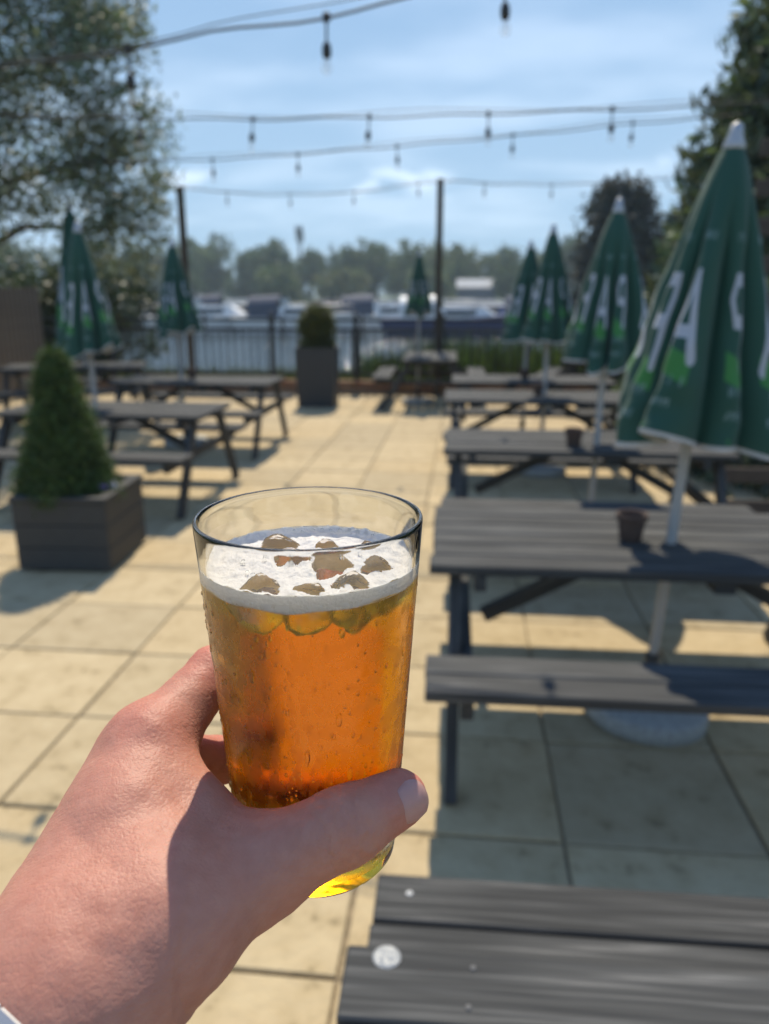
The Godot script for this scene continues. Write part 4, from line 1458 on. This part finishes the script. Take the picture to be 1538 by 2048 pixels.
	# side band against the glass
	for j in na:
		for k in 4:
			var y0 := lerpf(0.1286, 0.1346, k / 4.0)
			var y1 := lerpf(0.1286, 0.1346, (k + 1) / 4.0)
			var a0 := TAU * j / na
			var a1 := TAU * (j + 1) / na
			var w0 := 0.0006 * sin(a0 * 3.0) + 0.0004 * sin(a0 * 11.0)
			var w1 := 0.0006 * sin(a1 * 3.0) + 0.0004 * sin(a1 * 11.0)
			var q0 := r_in(y0) + 0.0006
			var q1 := r_in(y1) + 0.0006
			var va := Vector3(cos(a0) * q0, y0 + (w0 if k == 0 else 0.0), sin(a0) * q0)
			var vb := Vector3(cos(a1) * q0, y0 + (w1 if k == 0 else 0.0), sin(a1) * q0)
			var vc := Vector3(cos(a1) * q1, y1, sin(a1) * q1)
			var vd := Vector3(cos(a0) * q1, y1, sin(a0) * q1)
			for tr in [[va, vb, vc], [va, vc, vd]]:
				var o: Array = tr if (tr[1] - tr[0]).cross(tr[2] - tr[0]).dot(Vector3(va.x, 0, va.z)) < 0.0 else [tr[0], tr[2], tr[1]]
				for v in o:
					fm.add_vertex(v)
	fm.index()
	fm.generate_normals()
	part("foam", fm.commit(), foam, b)
	# bubbles standing on the foam near the back
	var bub := mb()
	for q in [[0.002, -0.036], [0.010, -0.037], [0.014, -0.0355], [-0.010, -0.033], [-0.006, -0.036], [0.018, -0.034], [-0.020, 0.019], [-0.017, 0.022], [0.006, -0.0365], [-0.002, -0.0372], [0.021, -0.031], [-0.014, -0.0345], [0.026, -0.020], [-0.024, 0.012], [0.017, 0.030], [-0.005, 0.012], [0.020, -0.002], [-0.016, 0.010]]:
		var rad := r.randf_range(0.0006, 0.0012)
		lathe_into(bub, pv([rad, -0.0002, rad * 0.95, rad * 0.4, rad * 0.6, rad * 0.85, 0, rad]), 12, Vector3(q[0], 0.1338, q[1]))
	part("bubbles", bub.commit(), water, b)

func drop_into(st: SurfaceTool, an: float, y: float, rad: float, tall: float) -> void:
	var ro := r_out(y)
	var n := Vector3(sin(an), -0.07, cos(an)).normalized()
	var u := Vector3(cos(an), 0, -sin(an))
	var v := n.cross(u).normalized()
	var c := Vector3(sin(an) * ro, y, cos(an) * ro)
	var seg := 9
	var prof := [[1.0, -0.15], [0.92, 0.25], [0.6, 0.5], [0.0, 0.62]]
	for k in 3:
		for j in seg:
			var p: Array = []
			for e in [[k, j], [k, j + 1], [k + 1, j + 1], [k + 1, j]]:
				var a: float = TAU * e[1] / seg
				p.append(c + u * cos(a) * prof[e[0]][0] * rad + v * sin(a) * prof[e[0]][0] * rad * tall + n * prof[e[0]][1] * rad)
			tri(st, p[0], p[1], p[2], p[0] + p[1] + p[2] - c * 3.0 + n * 0.0002)
			if k < 2:
				tri(st, p[0], p[2], p[3], p[0] + p[2] + p[3] - c * 3.0 + n * 0.0002)

# rounded, slightly irregular lump of ice
var ice_shape := {}

func ice_k(sd: int, d: Vector3) -> float:
	var m := pow(pow(absf(d.x), 3.2) + pow(absf(d.y), 3.2) + pow(absf(d.z), 3.2), 1.0 / 3.2)
	var nz: FastNoiseLite = ice_shape[sd][2]
	return 1.0 / m * (1.0 + 0.16 * nz.get_noise_3d(d.x, d.y, d.z))

func in_ice(sd: int, p: Vector3) -> bool:
	var q: Vector3 = (ice_shape[sd][0] as Basis).transposed() * p / (ice_shape[sd][1] as Vector3)
	var l := q.length()
	return l < 1e-6 or l < ice_k(sd, q / l)

func ice_mesh(r: RandomNumberGenerator, half: float, sd: int) -> Mesh:
	var st := mb()
	var nt := 32
	var np := 20
	var bs := Basis.from_euler(Vector3(r.randf_range(0.4, 0.9), r.randf() * TAU, r.randf_range(0.3, 0.8)))
	var ax := Vector3(r.randf_range(0.85, 1.1), r.randf_range(0.8, 1.0), r.randf_range(0.85, 1.1)) * half
	ice_shape[sd] = [bs, ax, noise(FastNoiseLite.TYPE_SIMPLEX_SMOOTH, 1.1, 2, 300 + sd)]
	var pt := func(i: int, j: int) -> Vector3:
		var th := PI * i / np
		var ph := TAU * (j % nt) / nt
		var d := Vector3(sin(th) * cos(ph), cos(th), sin(th) * sin(ph))
		return bs * (d * ice_k(sd, d) * ax)
	for i in np:
		for j in nt:
			var q := [pt.call(i, j), pt.call(i + 1, j), pt.call(i + 1, j + 1), pt.call(i, j + 1)]
			for t in [[0, 1, 2], [0, 2, 3]]:
				var a: Vector3 = q[t[0]]
				var b: Vector3 = q[t[1]]
				var c: Vector3 = q[t[2]]
				if (b - a).cross(c - a).length_squared() < 1e-22:
					continue
				var o := [a, b, c] if (b - a).cross(c - a).dot(a + b + c) < 0.0 else [a, c, b]
				for v in o:
					st.set_smooth_group(0)
					st.add_vertex(v)
	st.index()
	st.generate_normals()
	return st.commit()

# ------------------------------------------------------------------ the hand
func hand() -> void:
	var J := {
		"E": Vector3(-0.2086, 1.2761, -0.0251), "W": Vector3(-0.1183, 1.3530, -0.1839), "CMC": Vector3(-0.0981, 1.3620, -0.2052), "MCP1": Vector3(-0.0712, 1.3654, -0.2309), "IP1": Vector3(-0.0390, 1.3805, -0.2385), "TIP1": Vector3(-0.0206, 1.3829, -0.2536),
		"M2": Vector3(-0.1234, 1.3912, -0.2664), "P2": Vector3(-0.1084, 1.4051, -0.3044), "D2": Vector3(-0.0951, 1.3869, -0.3204), "T2": Vector3(-0.0821, 1.3808, -0.3231),
		"M3": Vector3(-0.1358, 1.3783, -0.2740), "P3": Vector3(-0.1114, 1.3584, -0.3063), "D3": Vector3(-0.0871, 1.3538, -0.3190), "T3": Vector3(-0.0630, 1.3531, -0.3213),
		"M4": Vector3(-0.1477, 1.3538, -0.2825), "P4": Vector3(-0.1069, 1.3301, -0.2987), "D4": Vector3(-0.0885, 1.3265, -0.3100), "T4": Vector3(-0.0767, 1.3272, -0.3124),
		"M5": Vector3(-0.1548, 1.3318, -0.2880), "P5": Vector3(-0.1095, 1.3141, -0.2917), "D5": Vector3(-0.0996, 1.3137, -0.2989), "T5": Vector3(-0.0930, 1.3139, -0.3017),
		"WEB": Vector3(-0.0985, 1.3750, -0.2445), "HM": Vector3(-0.1201, 1.3760, -0.2352), "W2": Vector3(-0.1283, 1.3546, -0.1990)}
	# bones: from, to, radius at each end, smoothness of the join
	var bones := [
		["E", "W", 0.031, 0.0238, 0.0], ["E", "W2", 0.029, 0.0190, 0.02],
		["W", "HM", 0.0240, 0.0180, 0.02], ["HM", "M2", 0.0180, 0.0158, 0.02], ["W2", "M3", 0.0190, 0.0152, 0.022], ["W2", "M4", 0.0180, 0.0142, 0.02], ["W2", "M5", 0.0170, 0.0130, 0.02],
		["W", "CMC", 0.0235, 0.0228, 0.02], ["CMC", "MCP1", 0.0228, 0.0176, 0.016], ["CMC", "WEB", 0.018, 0.0100, 0.018], ["WEB", "M2", 0.0100, 0.0120, 0.012], ["MCP1", "WEB", 0.013, 0.0090, 0.012],
		["MCP1", "IP1", 0.0168, 0.0138, 0.008], ["IP1", "TIP1", 0.0136, 0.0112, 0.005],
		["M2", "P2", 0.0150, 0.0116, 0.007], ["P2", "D2", 0.0115, 0.0098, 0.003], ["D2", "T2", 0.0096, 0.0086, 0.003],
		["M3", "P3", 0.0140, 0.0112, 0.003], ["P3", "D3", 0.0110, 0.0098, 0.002], ["D3", "T3", 0.0096, 0.0086, 0.003],
		["M4", "P4", 0.0130, 0.0108, 0.003], ["P4", "D4", 0.0105, 0.0092, 0.002], ["D4", "T4", 0.0090, 0.0082, 0.003],
		["M5", "P5", 0.0120, 0.0098, 0.003], ["P5", "D5", 0.0095, 0.0085, 0.002], ["D5", "T5", 0.0083, 0.0075, 0.003]]
	var h := 0.0014
	var lo := Vector3(1e9, 1e9, 1e9)
	var hi := -lo
	for b in bones:
		for k in 2:
			var p: Vector3 = J[b[k]]
			var q: Vector3 = Vector3.ONE * (b[2 + k] + 0.012)
			lo = lo.min(p - q)
			hi = hi.max(p + q)
	var nx := int((hi.x - lo.x) / h) + 2
	var ny := int((hi.y - lo.y) / h) + 2
	var nz := int((hi.z - lo.z) / h) + 2
	var fld := PackedFloat32Array()
	fld.resize(nx * ny * nz)
	fld.fill(0.05)
	for b in bones:
		var a: Vector3 = J[b[0]]
		var e: Vector3 = J[b[1]]
		var ab := e - a
		var il := 1.0 / ab.length_squared()
		var ra: float = b[2]
		var rb: float = b[3]
		var sm: float = maxf(b[4], 0.0008)
		var pad: float = maxf(ra, rb) + sm + 2.0 * h
		var l := ((a.min(e) - Vector3.ONE * pad - lo) / h).floor()
		var u := ((a.max(e) + Vector3.ONE * pad - lo) / h).ceil()
		var x0 := maxi(int(l.x), 0)
		var x1 := mini(int(u.x), nx - 1)
		var y0 := maxi(int(l.y), 0)
		var y1 := mini(int(u.y), ny - 1)
		var z0 := maxi(int(l.z), 0)
		var z1 := mini(int(u.z), nz - 1)
		for z in range(z0, z1 + 1):
			for y in range(y0, y1 + 1):
				var at := (z * ny + y) * nx
				for x in range(x0, x1 + 1):
					var p := lo + Vector3(x, y, z) * h
					var t := clampf((p - a).dot(ab) * il, 0.0, 1.0)
					var d := (p - a - ab * t).length() - lerpf(ra, rb, t)
					var o := fld[at + x]
					var w := maxf(sm - absf(d - o), 0.0) / sm
					fld[at + x] = minf(d, o) - w * w * sm * 0.25
	# small unevenness, and flesh pressed flat against the glass
	var nse := noise(FastNoiseLite.TYPE_SIMPLEX_SMOOTH, 60.0, 3, 91)
	var tj: Vector3 = J.IP1
	var tdir := (J.TIP1 as Vector3 - J.MCP1 as Vector3).normalized()
	for z in nz:
		for y in ny:
			var at := (z * ny + y) * nx
			for x in nx:
				if absf(fld[at + x]) < 0.006:
					var p := lo + Vector3(x, y, z) * h
					fld[at + x] += nse.get_noise_3d(p.x, p.y, p.z) * 0.0005
					var td := (p - tj).dot(tdir)
					if absf(td) < 0.016 and p.distance_to(tj) < 0.026:
						var wob := td + nse.get_noise_3d(p.x * 1.6, p.y * 1.6, p.z * 1.6) * 0.0035
						var face := smoothstep(-0.2, 0.5, (p - tj - tdir * td).normalized().dot(Vector3(0.06, 0.42, 0.90)))
						var groove := 0.0
						for gx in [-0.0080, -0.0048, -0.0012, 0.0022, 0.0060]:
							groove += exp(-pow((wob - gx) / 0.0009, 2.0))
						fld[at + x] += groove * 0.00075 * face
					var q := p - BASE
					if q.y > -0.004 and q.y < 0.16:
						var dg := Vector2(q.x, q.z).length() - (r_out(q.y) + 0.0003)
						if q.y < 0.0:
							dg = maxf(dg, -q.y)
						fld[at + x] = maxf(fld[at + x], -dg)
	# surface nets
	var vid := PackedInt32Array()
	vid.resize(nx * ny * nz)
	vid.fill(-1)
	var verts := PackedVector3Array()
	var norms := PackedVector3Array()
	var sy := nx
	var sz := nx * ny
	var corner := [0, 1, sy, sy + 1, sz, sz + 1, sz + sy, sz + sy + 1]
	var cv := [Vector3(0, 0, 0), Vector3(1, 0, 0), Vector3(0, 1, 0), Vector3(1, 1, 0), Vector3(0, 0, 1), Vector3(1, 0, 1), Vector3(0, 1, 1), Vector3(1, 1, 1)]
	var edges := [[0, 1], [2, 3], [4, 5], [6, 7], [0, 2], [1, 3], [4, 6], [5, 7], [0, 4], [1, 5], [2, 6], [3, 7]]
	for z in nz - 1:
		for y in ny - 1:
			var at := (z * ny + y) * nx
			for x in nx - 1:
				var i := at + x
				var f0 := fld[i]
				if absf(f0) > 0.004:
					continue
				var neg := 0
				var v := [f0, fld[i + 1], fld[i + sy], fld[i + sy + 1], fld[i + sz], fld[i + sz + 1], fld[i + sz + sy], fld[i + sz + sy + 1]]
				for k in v:
					if k < 0.0:
						neg += 1
				if neg == 0 or neg == 8:
					continue
				var acc := Vector3.ZERO
				var cnt := 0
				for e in edges:
					var va: float = v[e[0]]
					var vb: float = v[e[1]]
					if (va < 0.0) != (vb < 0.0):
						acc += cv[e[0]].lerp(cv[e[1]], va / (va - vb))
						cnt += 1
				var g := Vector3(v[1] + v[3] + v[5] + v[7] - v[0] - v[2] - v[4] - v[6], v[2] + v[3] + v[6] + v[7] - v[0] - v[1] - v[4] - v[5], v[4] + v[5] + v[6] + v[7] - v[0] - v[1] - v[2] - v[3])
				vid[i] = verts.size()
				verts.append(lo + (Vector3(x, y, z) + acc / cnt) * h)
				norms.append(g.normalized())
	var idx := PackedInt32Array()
	for z in range(1, nz - 1):
		for y in range(1, ny - 1):
			var at := (z * ny + y) * nx
			for x in range(1, nx - 1):
				var i := at + x
				if vid[i] < 0:
					continue
				var s0 := fld[i] < 0.0
				for dir in 3:
					var st := [1, sy, sz]
					var s1 := fld[i + st[dir]] < 0.0
					if s0 == s1:
						continue
					var u: int = st[(dir + 1) % 3]
					var w: int = st[(dir + 2) % 3]
					var a := vid[i]
					var b := vid[i - u]
					var c := vid[i - u - w]
					var d := vid[i - w]
					if a < 0 or b < 0 or c < 0 or d < 0:
						continue
					var cr := (verts[b] - verts[a]).cross(verts[c] - verts[a])
					if cr.dot(norms[a] + norms[c]) < 0.0:
						idx.append_array([a, b, c, a, c, d])
					else:
						idx.append_array([a, c, b, a, d, c])
	# tint: redder over the knuckles and finger ends, as skin is
	var cols := PackedColorArray()
	for p in verts:
		var red := 0.0
		for k in ["M2", "TIP1", "P2", "P3", "M3"]:
			red = maxf(red, 1.0 - smoothstep(0.010, 0.026, p.distance_to(J[k])))
		var n := nse.get_noise_3d(p.x * 0.9, p.y * 0.9, p.z * 0.9)
		cols.append(Color(1.0 + 0.02 * n, 1.0 - 0.16 * red + 0.05 * n, 1.0 - 0.15 * red + 0.05 * n))
	var arr := []
	arr.resize(Mesh.ARRAY_MAX)
	arr[Mesh.ARRAY_VERTEX] = verts
	arr[Mesh.ARRAY_NORMAL] = norms
	arr[Mesh.ARRAY_COLOR] = cols
	arr[Mesh.ARRAY_INDEX] = idx
	var me := ArrayMesh.new()
	me.add_surface_from_arrays(Mesh.PRIMITIVE_TRIANGLES, arr)
	var S := FastNoiseLite.TYPE_SIMPLEX_SMOOTH
	var cell := noise(FastNoiseLite.TYPE_CELLULAR, 0.05, 2, 92)
	cell.cellular_return_type = FastNoiseLite.RETURN_DISTANCE2_SUB
	var skin := tri_mat(ntex(noise(S, 0.012, 5, 93), 512, [[0.0, 0.42, 0.176, 0.118], [0.5, 0.465, 0.208, 0.144], [1.0, 0.50, 0.238, 0.168]]), Vector3(20, 20, 20), 0.54, true, ntex(cell, 512), 0.027)
	skin.heightmap_texture = ntex(cell, 512)
	skin.metallic_specular = 0.4
	skin.vertex_color_use_as_albedo = true
	skin.subsurf_scatter_enabled = true
	skin.subsurf_scatter_strength = 0.18
	var man := one("person", me, skin, "left hand and forearm holding the pint of beer, thumb in front", "person")
	# thumbnail
	var tip: Vector3 = J.TIP1
	var t := (tip - J.IP1 as Vector3).normalized()
	var cam_dir := Vector3(0.0975, 0.2745, 0.9566)
	var n0 := (cam_dir + Vector3(0.35, 0.1, 0)).normalized()
	n0 = (n0 - t * n0.dot(t)).normalized()
	var s0 := t.cross(n0).normalized()
	var nm := mb()
	var nu := 14
	var np := func(i: int, j: int) -> Vector3:
		var a := -1.0 + 2.0 * i / nu
		var b := -1.0 + 2.0 * j / nu
		# square to disc, slightly squared
		var u := a * sqrt(1.0 - b * b * 0.38)
		var v := b * sqrt(1.0 - a * a * 0.38)
		var side := v * 0.80
		var lift := 0.0120 - 0.0011 * maxf(0.0, u) - 0.0009 * smoothstep(0.75, 1.0, maxf(absf(a), absf(b)))
		return tip + t * (0.0010 + u * 0.0066) + (n0 * cos(side) + s0 * sin(side)) * lift
	for i in nu:
		for j in nu:
			var q := [np.call(i, j), np.call(i + 1, j), np.call(i + 1, j + 1), np.call(i, j + 1)]
			for k in [[0, 1, 2], [0, 2, 3]]:
				var a: Vector3 = q[k[0]]
				var b: Vector3 = q[k[1]]
				var c: Vector3 = q[k[2]]
				var o := [a, b, c] if (b - a).cross(c - a).dot(n0) < 0.0 else [a, c, b]
				for v in o:
					nm.set_smooth_group(0)
					nm.add_vertex(v)
	nm.index()
	nm.generate_normals()
	var nail := mat(0.47, 0.24, 0.195, 0.35)
	nail.subsurf_scatter_enabled = true
	nail.subsurf_scatter_strength = 0.2
	part("thumbnail", nm.commit(), nail, man)
	# bracelet
	var ax: Vector3 = (J.E as Vector3 - J.W as Vector3).normalized()
	var cpos: Vector3 = (J.W as Vector3).lerp(J.E, 0.115) + Vector3(-0.002, -0.004, -0.004)
	var e1 := ax.cross(Vector3.UP).normalized()
	var e2 := ax.cross(e1).normalized()
	var wb := thing("watch_bracelet", "silver metal watch bracelet on the wrist at the lower left corner", "bracelet", cpos)
	var lm := box(Vector3(0.0095, 0.003, 0.016), 0.0008)
	for k in 26:
		var an := TAU * k / 26
		var out := e1 * cos(an) * 0.0375 + e2 * sin(an) * 0.0345
		var yv := (e1 * cos(an) + e2 * sin(an)).normalized()
		var o := part("link", lm, M.alu, wb, out)
		o.basis = Basis(yv.cross(ax).normalized(), yv, ax * -1.0)
